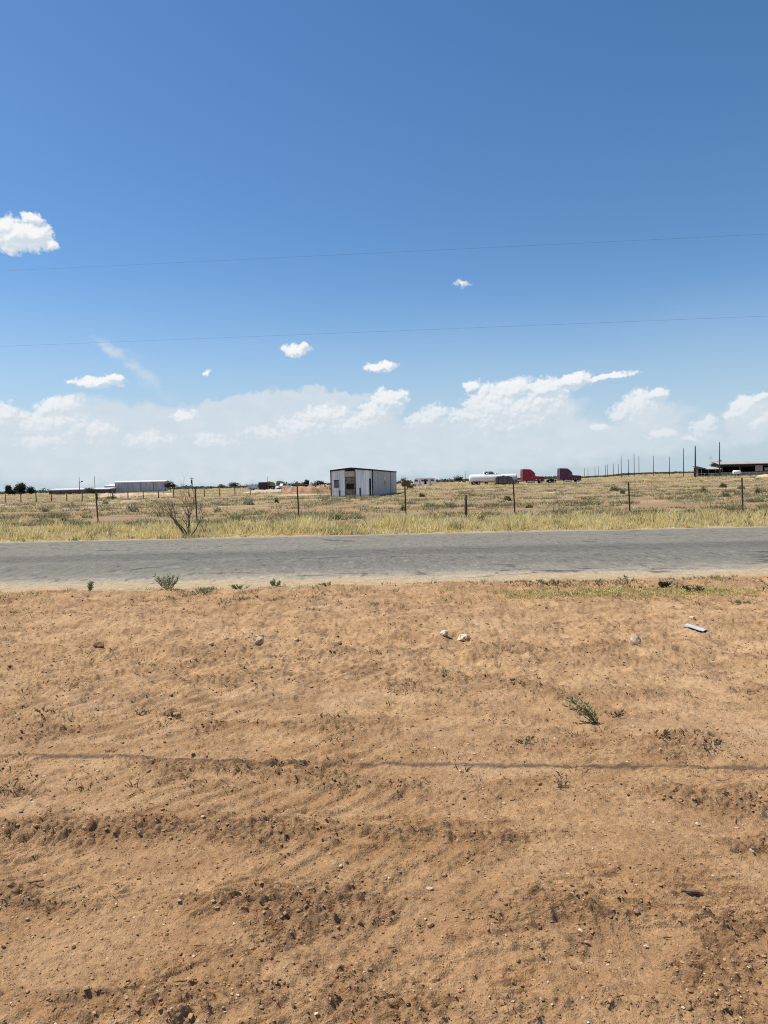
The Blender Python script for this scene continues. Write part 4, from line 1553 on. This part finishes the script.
# ------------------------------------------------------------------ barn on the right
def build_barn():
    D = 200
    x, y = at(721, 475, D)
    z = gz(x, y)
    root = thing('open_barn', 'long open fronted barn with a pale low roof at the right edge', 'barn', (x, y, z - .05), R(-12))
    roofm = mat_clad('pale grey roof sheets', (.44, .43, .42), axis=0, stain=.66)
    post = simple('barn timber', (.12, .10, .085), .9, .3, 2)
    wallm = mat_clad('grey block wall', (.28, .265, .25), axis=0, stain=.55)
    L, Dp, E, RG = 46.0, 12.0, 3.25, 4.0
    MB().prism_x([(-.6, E), (Dp / 2, RG), (Dp + .6, E), (Dp + .6, E - .14), (Dp / 2, RG - .14), (-.6, E - .14)], -.5, L).build('roof', roofm, root)
    MB().box(0, L, Dp - .1, Dp, 0, E - .15).build('back_wall', M_CHASSIS, root)
    MB().prism_x([(.2, 0), (Dp - .11, 0), (Dp - .11, E - .15), (Dp / 2, RG - .16), (.2, E - .15)], 0, .1).build('end_wall', M_CHASSIS, root)
    for q in np.arange(.3, L, 4.4):
        MB().box(q, q + .22, .25, .47, 0, E - .16).build('post', post, root)
    MB().box(.1, L, .0, .14, .02, 1.05).build('low_wall', wallm, root)
    MB().box(.1, L, .2, .6, E - .75, E - .16).build('header_beam', M_CHASSIS, root)
    MB().box(8.6, 10.4, .10, .24, 1.16, 2.7).build('wall_panel', simple('pinkish plaster', (.42, .34, .31), .9, .3, 1, dirt=(.2, .15, .12)), root)
    MB().box(10.9, 13.6, .15, .26, 1.26, 2.1).build('wall_panel', simple('stained plaster', (.30, .26, .24), .9, .3, 1, dirt=(.15, .12, .1)), root)

    x, y = at(701.5, 475.5, 196)
    z = gz(x, y)
    root = thing('lean_to', 'low lean-to with a pale sloping roof beside the open barn', 'shed', (x, y, z - .05), 0)
    L = 5.2
    MB().prism_x([(-.4, 2.15), (5.0, 2.8), (5.0, 2.65), (-.4, 2.0)], 1.1, L).build('roof', mat_clad('greenish pale roof', (.50, .50, .47), axis=0, stain=.7), root)
    MB().prism_x([(-.5, 2.3), (5.0, 3.0), (5.0, 2.85), (-.5, 2.15)], -.25, 1.095).build('porch_roof', M_CHASSIS, root)
    MB().box(1.9, L, .05, .15, .02, 1.05).build('low_wall', wallm, root)
    MB().box(0, L, 4.8, 4.9, 0, 2.6).build('back_wall', M_CHASSIS, root)
    MB().box(.1, 1.0, 4.3, 4.4, 0, 2.4).build('door', simple('pale grey door', (.40, .37, .36), .8, .2, 2), root)
    MB().box(L - .1, L, .16, 4.79, 0, 1.95).build('end_wall', M_CHASSIS, root)
    for q in (-.1, 1.75, 3.6, 4.95):
        MB().box(q, q + .15, -.25, -.10, 0, 2.0).build('post', post, root)
    # low rails in front of both
    x, y = at(697, 476, 188)
    root = thing('pen_fence', 'low grey pen rails running in front of the open barn', 'fence', (x, y, gz(x, y)))
    pm = simple('grey pipe', (.22, .20, .19), .7, .3, 3)
    for k in range(15):
        q = k * 1.9
        MB().tube([(q, 0, -.1), (q, 0, 1.05)], .06, 8).build('post', pm, root)
    for hz in (.5, .95):
        pts = []
        for k in range(15):
            pts.append((k * 1.9, -.08, hz))
        MB().tube(pts, .04, 6).build('rail', pm, root)

    # white tank lying by the wall
    x, y = at(733, 474.5, 190)
    root = thing('water_tank', 'small white tank lying in front of the open barn', 'tank', (x, y, gz(x, y)))
    MB().tube([(0, 0, 1.05), (.12, 0, 1.05), (1.75, 0, 1.05), (1.87, 0, 1.05)], [.35, .5, .5, .35], 16).build('tank', M_WHITE, root)
    for q in (.35, 1.35):
        MB().box(q, q + .15, -.4, .4, 0, .62).build('cradle', M_CHASSIS, root)
    MB().tube([(.9, 0, 1.545), (.9, 0, 1.66)], .13, 10).build('cap', M_CHASSIS, root)

    # slender mast left of the barn, two posts of the line cross in front
    x, y = at(711, 474, 203)
    root = thing('antenna_mast', 'thin antenna mast rising behind the lean-to roof', 'mast', (x, y, gz(x, y)))
    MB().tube([(0, 0, 0), (0, 0, 5.6)], [.05, .03], 6).build('mast', M_WIRE, root)
    for q, w in ((5.5, .35), (5.2, .5), (4.9, .6)):
        MB().tube([(-w, 0, q), (w, 0, q)], .018, 5).build('rod', M_WIRE, root)


build_barn()


# ------------------------------------------------------------------ poles
def pole(px, top, D, lab, rad=.15, group='utility poles receding on the right', extra=None, base_py=474):
    x, y = at(px, base_py, D)
    z = gz(x, y)
    zt = sky_pt(px, top, D).z
    root = thing('utility_pole', lab, 'utility pole', (x, y, z), 0, group)
    h = zt - z
    MB().tube([(0, 0, -.5), (0, 0, h * .5), (0, 0, h)], [rad * .8, rad * .7, rad * .56], 10).build('shaft', M_WOOD, root)
    MB().tube([(0, 0, h), (0, 0, h + .12), (0, 0, h + .2)], [.04, .06, .03], 6).build('insulator', simple('porcelain', (.2, .17, .16), .4, .1, 3) if 'porcelain' not in bpy.data.materials else bpy.data.materials['porcelain'], root)
    if extra == 'lamp':
        MB().tube([(.05, 0, h * .68), (.9, 0, h * .74)], .06, 6).build('lamp_arm', M_WIRE, root)
        MB().prism_y([(.7, h * .74), (1.5, h * .74), (1.4, h * .74 + .35), (.8, h * .74 + .4)], -.25, .25).build('lamp_head', M_CHASSIS, root)
    if extra == 'transformer':
        MB().tube([(.0, -.42, h * .52), (.0, -.42, h * .82)], .32, 12).build('transformer', M_CHASSIS, root)
        MB().box(-.9, .9, -.24, -.14, h * .88, h * .88 + .14).build('crossarm', M_WOOD, root)


pole(719.6, 442.5, 186, 'tallest utility pole, standing in front of the open barn', .20, base_py=475)
pole(695.4, 446.3, 176, 'thick dark utility pole just left of the lean-to', .25, base_py=478)
ORD = ['first', 'second', 'third', 'fourth', 'fifth', 'sixth', 'seventh', 'eighth', 'ninth', 'tenth', 'eleventh', 'twelfth', 'thirteenth', 'fourteenth', 'fifteenth', 'sixteenth']
for i, (px, top, D) in enumerate(((683.6, 448.5, 225), (669.6, 457, 300), (653.4, 456, 290), (639, 456.5, 330), (634.2, 453.6, 280), (628.6, 459.5, 360), (621.3, 456.2, 310), (618.5, 464, 480),
                                  (613.4, 463.7, 400), (607.5, 464.5, 480), (605.5, 465, 490), (598.3, 465.6, 520), (595, 465.5, 520), (588, 467.5, 620), (584.5, 468, 640))):
    pole(px, top, D, ORD[i] + ' utility pole leftward from the thick dark one by the lean-to', .13 + .00014 * D)
pole(79.6, 477.5, 300, 'far utility pole with a lamp on an arm, left of the white warehouse', .17, 'utility poles on the left horizon', 'lamp', 490)
pole(95, 476.5, 310, 'bare far utility pole between the lamp pole and the white warehouse', .15, 'utility poles on the left horizon', None, 490)
pole(192.2, 477, 290, 'far utility pole carrying a transformer behind the leafless bush', .17, 'utility poles on the left horizon', 'transformer', 489)
pole(267.8, 477, 330, 'thin far utility pole behind the yellow green machines', .13, 'utility poles on the left horizon', None, 487)
pole(465.8, 471.5, 420, 'thin far utility pole just left of the white tank trailer', .15, 'utility poles on the left horizon', None, 482)


# ------------------------------------------------------------------ buildings and yard on the left
def build_left():
    D = 330
    x, y = at(115, 491, D)
    z = gz(x, y)
    root = thing('warehouse', 'wide grey metal warehouse with a white roof on the left horizon', 'warehouse', (x, y, z - .1), R(9))
    L = 22.0
    H = 4.6
    MB().box(0, L, 0, 7, 0, H).build('wall', mat_clad('grey blue cladding', (.46, .475, .52), axis=0, rib=10, stain=.75), root)
    MB().prism_x([(-.3, H + .005), (3.5, H + .5), (7.3, H + .005), (7.3, H + .3), (3.5, H + .8), (-.3, H + .3)], -.25, L + .25).build('roof', simple('white roof', (.80, .80, .78), .5, .05, .5), root)
    for q in (3.0, 11.5):
        MB().box(q, q + 3.4, -.08, -.003, 0, 3.4).build('door', simple('pale door', (.42, .43, .45), .6, .1, 1) if 'pale door' not in bpy.data.materials else bpy.data.materials['pale door'], root)
    for q in (0.1, 5.6, 11.1, 16.6, L - .2):
        MB().box(q, q + .12, -.10, -.004, 0, H).build('downpipe', M_CHASSIS, root)
    an = thing('white_annex', 'lower white building adjoining the left end of the grey warehouse', 'building', (x - 5.4, y + 2, z - .1), R(2))
    MB().box(0, 5.0, 0, 9, 0, 3.1).build('wall', simple('white render', (.68, .68, .64), .7, .06, .5), an)
    MB().prism_x([(-.2, 3.105), (9.2, 3.9), (9.2, 4.1), (-.2, 3.3)], -.2, 5.15).build('roof', simple('white roof deck', (.78, .78, .75), .5, .05, .5), an)
    MB().box(1.8, 2.8, -.05, -.003, 0, 2.1).build('door', M_CHASSIS, an)

    x, y = at(49, 494, 320)
    z = gz(x, y)
    root = thing('long_shed', 'very long low dark shed with a white roof edge, left of the warehouse', 'shed', (x, y, z), R(1))
    L = 26.0
    MB().box(0, L, 0, 8, 0, 1.9).build('wall', mat_clad('dark brown boards', (.10, .085, .075), axis=0, stain=.6), root)
    MB().prism_x([(-.4, 1.905), (8.4, 2.5), (8.4, 2.7), (-.4, 2.2)], -.3, L).build('roof', simple('chalky roof', (.66, .65, .62), .6, .1, .5), root)
    for q in np.arange(.5, L, 4.2):
        MB().box(q, q + .18, -.3, -.12, 0, 1.9).build('post', M_WOOD, root)

    # yard right of centre-left: dark container, two yellow-green machines, long trailer, white box
    x, y = at(258.5, 487, 235)
    root = thing('shipping_container', 'dark maroon container standing left of the yellow green machines', 'container', (x, y, gz(x, y) + .05))
    cm = mat_clad('maroon corrugated steel', (.055, .028, .032), axis=0, rib=22, stain=.7)
    MB().box(0, 2.45, 0, 6, .1, 2.6).build('body', cm, root)
    MB().box(.06, 1.2, -.04, -.003, .16, 2.52).build('door', cm, root)
    MB().box(1.25, 2.39, -.04, -.003, .16, 2.52).build('door', cm, root)
    MB().box(-.04, 2.49, -.05, 6.04, 0, .095).build('base_rail', M_CHASSIS, root)
    yg = simple('yellow green paint', (.33, .33, .10), .6, .15, 1)
    for i, (px, s, lab) in enumerate(((266.6, 1.0, 'yellow green machine next to the dark container'), (276.5, 1.05, 'yellow green machine next to the long flat trailer'))):
        x, y = at(px, 487, 238)
        root = thing('field_machine', lab, 'machine', (x, y, gz(x, y) + .2), 0, 'machines in the far yard')
        bd = MB().prism_y([(0, 1.15), (2.6 * s, 1.15), (2.75 * s, 1.9), (2.2 * s, 2.35 * s), (.9, 2.65 * s), (.1, 2.4 * s)], -1, 1).build('body', yg, root)
        MB().prism_y([(.5, 1.5), (1.3, 1.5), (1.3, 2.1), (.5, 2.1)], -1.012, -1.003).build('window', M_GLASS, bd)
        MB().box(.1, 2.6 * s, -.8, .8, .7, 1.14).build('engine_bay', simple('dark green steel', (.03, .045, .02), .7, .3, 2) if 'dark green steel' not in bpy.data.materials else bpy.data.materials['dark green steel'], root)
        for q in (.6, 2.0):
            for sd in (-1, 1):
                wheel(root, q, sd * .85, .55, .3)
    x, y = at(286, 487, 230)
    root = thing('flat_trailer', 'long empty flat trailer right of the yellow green machines', 'trailer', (x, y, gz(x, y) + .35))
    MB().box(0, 7.2, -1.2, 1.2, .95, 1.2).build('deck', simple('grey planks', (.20, .18, .17), .8, .3, 2), root)
    MB().box(.1, .3, -1.2, 1.2, 1.205, 2.0).build('headboard', M_CHASSIS, root)
    for q in (5.2, 6.3):
        for sd in (-1, 1):
            wheel(root, q, sd * .9, .45, .3)
    MB().box(1.2, 1.35, -.7, .7, 0, .94).build('landing_leg', M_CHASSIS, root)
    MB().box(.4, 7.0, -.4, .4, .75, .945).build('frame', M_CHASSIS, root)
    x, y = at(248.2, 487, 232)
    root = thing('box_trailer', 'low pale bluish trailer left of the dark container', 'trailer', (x, y, gz(x, y) + .05))
    MB().box(0, 3.0, -1, 1, .7, 1.9, .12).build('body', simple('pale blue paint', (.50, .55, .60), .6, .15, 1), root)
    MB().box(.2, 2.8, -.5, .5, .5, .695).build('frame', M_CHASSIS, root)
    for sd in (-1, 1):
        wheel(root, 1.4, sd * .85, .38, .24)
    x, y = at(277, 487, 222)
    root = thing('pickup_truck', 'small white pickup nosed up to the second yellow green machine', 'truck', (x, y, gz(x, y) + .05), R(35))
    bd = MB().prism_y([(0, .5), (4.4, .5), (4.45, 1.1), (3.3, 1.25), (2.75, 1.85), (1.5, 1.85), (1.35, 1.2), (0, 1.15)], -.9, .9).build('body', M_WHITE, root)
    MB().prism_y([(1.6, 1.28), (3.0, 1.28), (2.65, 1.75), (1.65, 1.75)], -.912, -.902).build('window', M_GLASS, bd)
    for q in (.8, 3.6):
        for sd in (-1, 1):
            wheel(root, q, sd * .8, .38, .22)
    for i, (px, w_, h_, lab) in enumerate(((317.5, 2.2, 1.6, 'dark heap of scrap left of the metal shed, nearer the upright white tank'), (324.5, 2.6, 1.3, 'dark heap of scrap touching the left edge of the metal shed'))):
        x, y = at(px, 486, 215)
        root = thing('scrap_heap', lab, 'scrap', (x, y, gz(x, y)), i * .6, 'scrap heaps by the metal shed')
        rr = random.Random(40 + i)
        for _ in range(9):
            a0 = Vector((rr.uniform(-.5, .5) * w_, rr.uniform(-.4, .4), rr.uniform(0, .2)))
            mbx = MB()
            c0, sx_, sz_ = rr.uniform(-.4, .4) * w_, rr.uniform(.2, .6), rr.uniform(.3, 1) * h_
            mbx.prism_y([(c0 - sx_, 0), (c0 + sx_, 0), (c0 + sx_ * .7, sz_), (c0 - sx_ * .8, sz_ * .8)], a0.y - .4, a0.y + .35)
            mbx.build('scrap_piece', (M_CHASSIS, M_RUST, M_WOOD)[rr.randrange(3)], root)
    x, y = at(310.8, 486, 225)
    root = thing('white_tank', 'upright narrow white tank among scrub left of the metal shed', 'tank', (x, y, gz(x, y) + .2))
    MB().tube([(0, 0, .1), (0, 0, 2.1), (0, 0, 2.3)], [.38, .38, .2], 14).build('shell', M_WHITE, root)
    MB().tube([(0, 0, 0), (0, 0, .098)], .45, 14).build('base', M_CHASSIS, root)

    # two travel trailers right of the shed
    for i, (px, L, lab) in enumerate(((413.5, 4.6, 'white travel trailer behind the metal shed, nearer the small bare-topped tree'), (424.0, 4.2, 'white travel trailer behind the metal shed, on the right of its pair'))):
        x, y = at(px, 484, 262)
        root = thing('travel_trailer', lab, 'trailer', (x, y, gz(x, y) - .1), 0, 'travel trailers behind the shed')
        b = MB().prism_y([(0, .5), (L, .5), (L, 1.6), (L - .4, 2.5), (L - .8, 2.7), (.5, 2.7), (.1, 2.3)], -1.1, 1.1).build('body', M_WHITE, root)
        MB().prism_y([(.4, 1.5), (1.5, 1.5), (1.5, 2.2), (.4, 2.2)], -1.112, -1.102).build('window', M_GLASS, b)
        MB().prism_y([(L - 1.9, 1.5), (L - .6, 1.5), (L - .9, 2.2), (L - 1.9, 2.2)], -1.112, -1.102).build('window', M_GLASS, b)
        MB().box(1.9, 2.45, -1.114, -1.102, .55, 2.25).build('door', simple('beige door', (.5, .47, .42), .6, .1, 2) if 'beige door' not in bpy.data.materials else bpy.data.materials['beige door'], b)
        for sd in (-1, 1):
            wheel(root, L * .55, sd * .9, .36, .22)


build_left()


def mound(px, py, D, w, d, h, col, lab, seed, name='dirt_mound'):
    x, y = at(px, py, D)
    n = 60
    m = 26
    u = np.linspace(-1, 1, n)
    v = np.linspace(-1, 1, m)
    U, Vv = np.meshgrid(u, v)
    X, Y = U * w / 2, Vv * d / 2
    r = np.sqrt(U ** 2 + Vv ** 2)
    Z = h * sstep(1.0, .45, r + .25 * fbm(U * 2.1 + seed, Vv * 2, 3)) * (.78 + .35 * fbm(U * 4 + seed * 2, Vv * 3, 4, .6))
    Z += ground_z(X + x, Y + y) - gz(x, y) - .08 - .25 * sstep(.8, 1.0, r)
    V = np.stack([X, Y, Z], -1).reshape(-1, 3)
    i = np.arange(m - 1)[:, None] * n + np.arange(n - 1)[None, :]
    T = np.stack([i, i + 1, i + n + 1, i + n], -1).reshape(-1, 4)
    c = np.array(col)[None] * (1 + .3 * fbm(V[:, 0] * .5 + seed, V[:, 1] * .8, 3))[:, None]
    o = link(name, mesh_np(name, V, T, True, np.clip(c, .02, .9)), M_LUMP)
    o.location = (x, y, gz(x, y))
    tag(o, lab, 'mound', 'dirt mounds in the field')


mound(292, 491.5, 158, 5.5, 5, 1.3, (.40, .24, .145), 'small reddish dirt heap where the pale sand mound meets the long red mound', 5)
mound(323, 491, 165, 5, 5, 1.5, (.40, .25, .16), 'small reddish dirt heap against the left wall of the metal shed', 6)
mound(306, 492, 150, 12.5, 9, 1.3, (.42, .25, .15), 'long reddish dirt mound left of the metal shed, widest of the red heaps', 3)
mound(267, 490, 175, 14, 8, .8, (.56, .45, .32), 'pale sand mound in front of the dark container', 8)
mound(778, 477, 150, 10, 7, .8, (.62, .49, .34), 'pale sand mound at the right edge in front of the barn', 12)
mound(135, 492, 150, 20, 8, .9, (.56, .43, .28), 'low pale mound in front of the grey warehouse', 17)


# ------------------------------------------------------------------ trees and shrubs
def tree(px, py, D, w, h, lab, seed, cols, group, n=1700, name='tree', lift=0.06, dome=False, z_add=0.0):
    x, y = at(px, py, D)
    root = thing(name, lab, 'tree', (x, y, gz(x, y) + z_add), 0, group)
    r = random.Random(seed)
    mb = MB()
    mb.tube([(0, 0, -.2), (.03 * w, 0, h * .25), (0, .02 * w, h * .5), (.02 * w, 0, h * .75)], [h * .035, h * .028, h * .02, h * .008], 8)
    for k in range(5):
        a = r.uniform(0, 6.28)
        mb.tube([(0, 0, h * (.22 + .06 * k)), (math.cos(a) * w * .18, math.sin(a) * w * .18, h * (.4 + .06 * k)), (math.cos(a) * w * .36, math.sin(a) * w * .3, h * (.52 + .06 * k))], [h * .016, h * .011, h * .004], 6)
    mb.build('trunk', M_BARK, root)
    V, T, C = leaf_cloud((0, 0, h * (lift + (1 - lift) / 2)), (w / 2, w / 2, h * (1 - lift) / 2), n, max(.10, h * .045), cols, [1 / len(cols)] * len(cols), seed, dome=dome)
    if lift < .1:
        # lower skirt of foliage hanging to the ground
        V, T, C = join([(V, T, C), leaf_cloud((w * .06, 0, h * .26), (w * .56, w * .5, h * .27), n // 2, max(.10, h * .045), cols, [1 / len(cols)] * len(cols), seed + 50)])
    link('crown', mesh_np('crown', V, T, False, C), M_LEAF, root)


DG = [(.035, .05, .022), (.05, .07, .03), (.028, .038, .02)]
MG = [(.06, .08, .035), (.085, .10, .05), (.05, .065, .03)]
tree(21, 494, 360, 6.6, 7.0, 'largest dark tree on the left horizon', 1, DG, 'dark trees on the left horizon')
tree(8.5, 495, 370, 4.4, 5.6, 'pointed dark tree by the left edge, left of the largest tree', 2, DG, 'dark trees on the left horizon')
tree(31, 494, 365, 4.2, 4.4, 'small dark tree right of the largest tree on the left', 3, DG, 'dark trees on the left horizon')
tree(14.5, 494.5, 372, 3.6, 4.0, 'low dark tree between the pointed tree and the largest tree', 4, DG, 'dark trees on the left horizon')
tree(170.5, 490, 310, 6.2, 4.6, 'flat topped dark tree at the right end of the grey warehouse', 5, DG, 'dark trees on the left horizon', lift=.2, dome=False)
tree(89, 492, 318, 5.0, 3.0, 'low dark tree in front of the long low shed', 6, MG, 'dark trees on the left horizon')
tree(407, 487, 150, 3.0, 2.9, 'small brownish thin tree just right of the metal shed', 7, [(.22, .15, .11), (.16, .12, .08), (.12, .11, .06)], None, 900, lift=.05)
tree(234, 488, 420, 7.5, 4.2, 'dark spreading tree left of the dark container, highest on its stretch of skyline', 8, DG, 'dark trees on the left horizon', lift=.15)
tree(222, 489, 425, 6.0, 3.0, 'low dark tree just left of the spreading tree on the skyline', 9, DG, 'dark trees on the left horizon', lift=.15)
tree(458.5, 482, 400, 7.5, 4.4, 'dark bushy tree on the skyline left of the white tank trailer', 10, DG, None, lift=.1)
tree(718, 473, 225, 3.6, 5.0, 'dark tree top showing above the lean-to roof', 11, DG, None)
tree(306, 486, 235, 2.9, 3.3, 'dark green small tree left of the upright white tank', 12, DG, 'small trees left of the shed', lift=.1)
tree(320, 486, 238, 3.4, 3.0, 'dark green small tree right of the upright white tank', 13, DG, 'small trees left of the shed', lift=.1)


def skyline():
    """far low scrub that reads as one dark line on the horizon"""
    parts = []
    r = np.random.default_rng(77)
    n = 2600
    px = r.uniform(-120, 890, n)
    D = r.uniform(520, 1100, n)
    d = np.array([tuple(ray(a, 485)) for a in px])
    x, y = d[:, 0] / d[:, 1] * D, D
    z = ground_z(x, y)
    left = sstep(620, 520, px)
    h = (r.uniform(1.2, 3.0, n) * (1 + .8 * fbm(px / 22, px * 0 + 3.3, 3))) * (.55 + .45 * left)
    w = r.uniform(2.5, 7.0, n)
    k = 16
    rep = np.repeat(np.arange(n), k)
    m = len(rep)
    P = np.stack([x[rep] + r.normal(0, .32, m) * w[rep], y[rep] + r.normal(0, 1.5, m), z[rep] + r.uniform(-.05, 1.0, m) ** 1.0 * h[rep] * r.uniform(.55, 1, m)], -1)
    t1 = r.normal(size=(m, 3))
    t1 /= np.linalg.norm(t1, axis=1)[:, None]
    t2 = np.cross(t1, r.normal(size=(m, 3)))
    t2 /= np.linalg.norm(t2, axis=1)[:, None]
    s = r.uniform(.35, .8, (m, 1))
    V = np.stack([P - t1 * s, P + t2 * s * .7, P + t1 * s, P - t2 * s * .7], 1).reshape(-1, 3)
    T = (np.array([(0, 1, 2), (0, 2, 3)])[None] + (np.arange(m) * 4)[:, None, None]).reshape(-1, 3)
    c = np.array([(.06, .075, .045), (.08, .095, .06), (.10, .10, .065)])[r.integers(0, 3, n)][rep]
    o = link('far_scrub', mesh_np('far_scrub', V, T, False, np.repeat(c[:, None], 4, 1).reshape(-1, 3)), M_LEAF)
    tag(o, 'thin dark line of scrub along the horizon', 'scrub', kind='stuff')


skyline()

SHRUBS = [  # px, py foot, width px, height px, colour set, label
    (160, 517, 44, 14, 0, 'wide grey green shrub behind the fence left of the leafless bush'),
    (133, 512, 22, 11, 0, 'grey green shrub left of the widest one, right of the leftmost tall post'),
    (64, 521, 12, 5, 1, 'small dark green shrub left of the leftmost tall post'),
    (217, 513, 12, 7, 0, 'dull green shrub between the leafless bush and the next post'),
    (248, 505, 16, 8, 0, 'grey green shrub beyond the fence, below the pale sand mound'),
    (232, 522, 26, 9, 0, 'low dull green shrub close behind the grass, right of the leafless bush'),
    (276, 503, 5, 7, 1, 'small upright dark shrub below the reddish mound'),
    (352, 499, 16, 5, 0, 'low weed clump at the foot of the metal shed'),
    (333, 520, 22, 8, 1, 'green shrub behind the grass below the metal shed'),
    (421, 498, 7, 5, 1, 'small dark shrub right of the metal shed near a post top'),
    (403, 511, 7, 8, 1, 'narrow dark green shrub touching the post right of the shed'),
    (449, 508, 16, 9, 0, 'pale grey green shrub left of the short wooden post'),
    (507, 501, 11, 7, 1, 'dark green round shrub behind the post below the white tank'),
    (529, 508, 10, 5, 1, 'low dark shrub right of the post below the red truck'),
    (480, 521, 22, 8, 1, 'low green shrub between the short wooden post and the tall post'),
    (614, 491, 12, 8, 1, 'dark green round shrub in the open field below the row of poles'),
    (622, 494, 9, 6, 1, 'smaller green shrub at the right of the round one below the poles'),
    (645, 514, 30, 6, 1, 'long low green shrub behind the grass right of a leaning post'),
    (704, 492, 14, 9, 0, 'grey green shrub in the field below the thick utility pole'),
    (723, 487, 9, 6, 1, 'green shrub in the field below the tallest utility pole'),
    (724, 497, 20, 9, 0, 'wide pale green shrub in the field left of the last tall post'),
    (758, 494, 10, 9, 1, 'dark green upright shrub in the field by the right edge'),
    (742, 489, 9, 4, 0, 'low grey green shrub in the field above the last tall post'),
    (690, 513, 16, 6, 0, 'low dull shrub behind the grass, middle of the last two posts'),
    (112, 499, 14, 5, 1, 'low dark shrub in front of the pale mound before the warehouse'),
    (106, 503, 12, 5, 0, 'low grey green shrub right above the leftmost tall post'),
    (70, 508, 26, 6, 0, 'flat dull green shrub left of the leftmost tall post, beyond the pale track'),
    (44, 512, 16, 5, 0, 'flat grey green shrub below the pale track at left'),
]
for i, (px, py, w, h, kind, lab) in enumerate(SHRUBS):
    x, y = hit(px, py)
    y = min(y, 130)
    x, y = at(px, py, y)
    k = y / F
    W, H = w * k, h * k
    root = thing('shrub', lab, 'shrub', (x, y, gz(x, y) - .02), 0, 'shrubs scattered over the field')
    cols = [[(.27, .275, .155), (.33, .325, .20), (.22, .235, .12)], [(.15, .175, .075), (.19, .205, .095), (.12, .14, .06)]][kind]
    r = random.Random(i)
    mb = MB()
    for _ in range(7):
        a = r.uniform(0, 6.28)
        mb.tube([(0, 0, -.03), (math.cos(a) * W * .15, math.sin(a) * W * .12, H * .35), (math.cos(a) * W * .33, math.sin(a) * W * .25, H * .75)], [.02, .014, .006], 5)
    mb.build('stem', M_STEM, root)
    V, T, C = leaf_cloud((0, 0, H * .48), (W * .55, W * .40, H * .52), 520, max(.03, .018 * y / 20), cols, [.4, .35, .25], 200 + i, dome=True)
    link('foliage', mesh_np('foliage', V, T, False, C), M_LEAF, root)
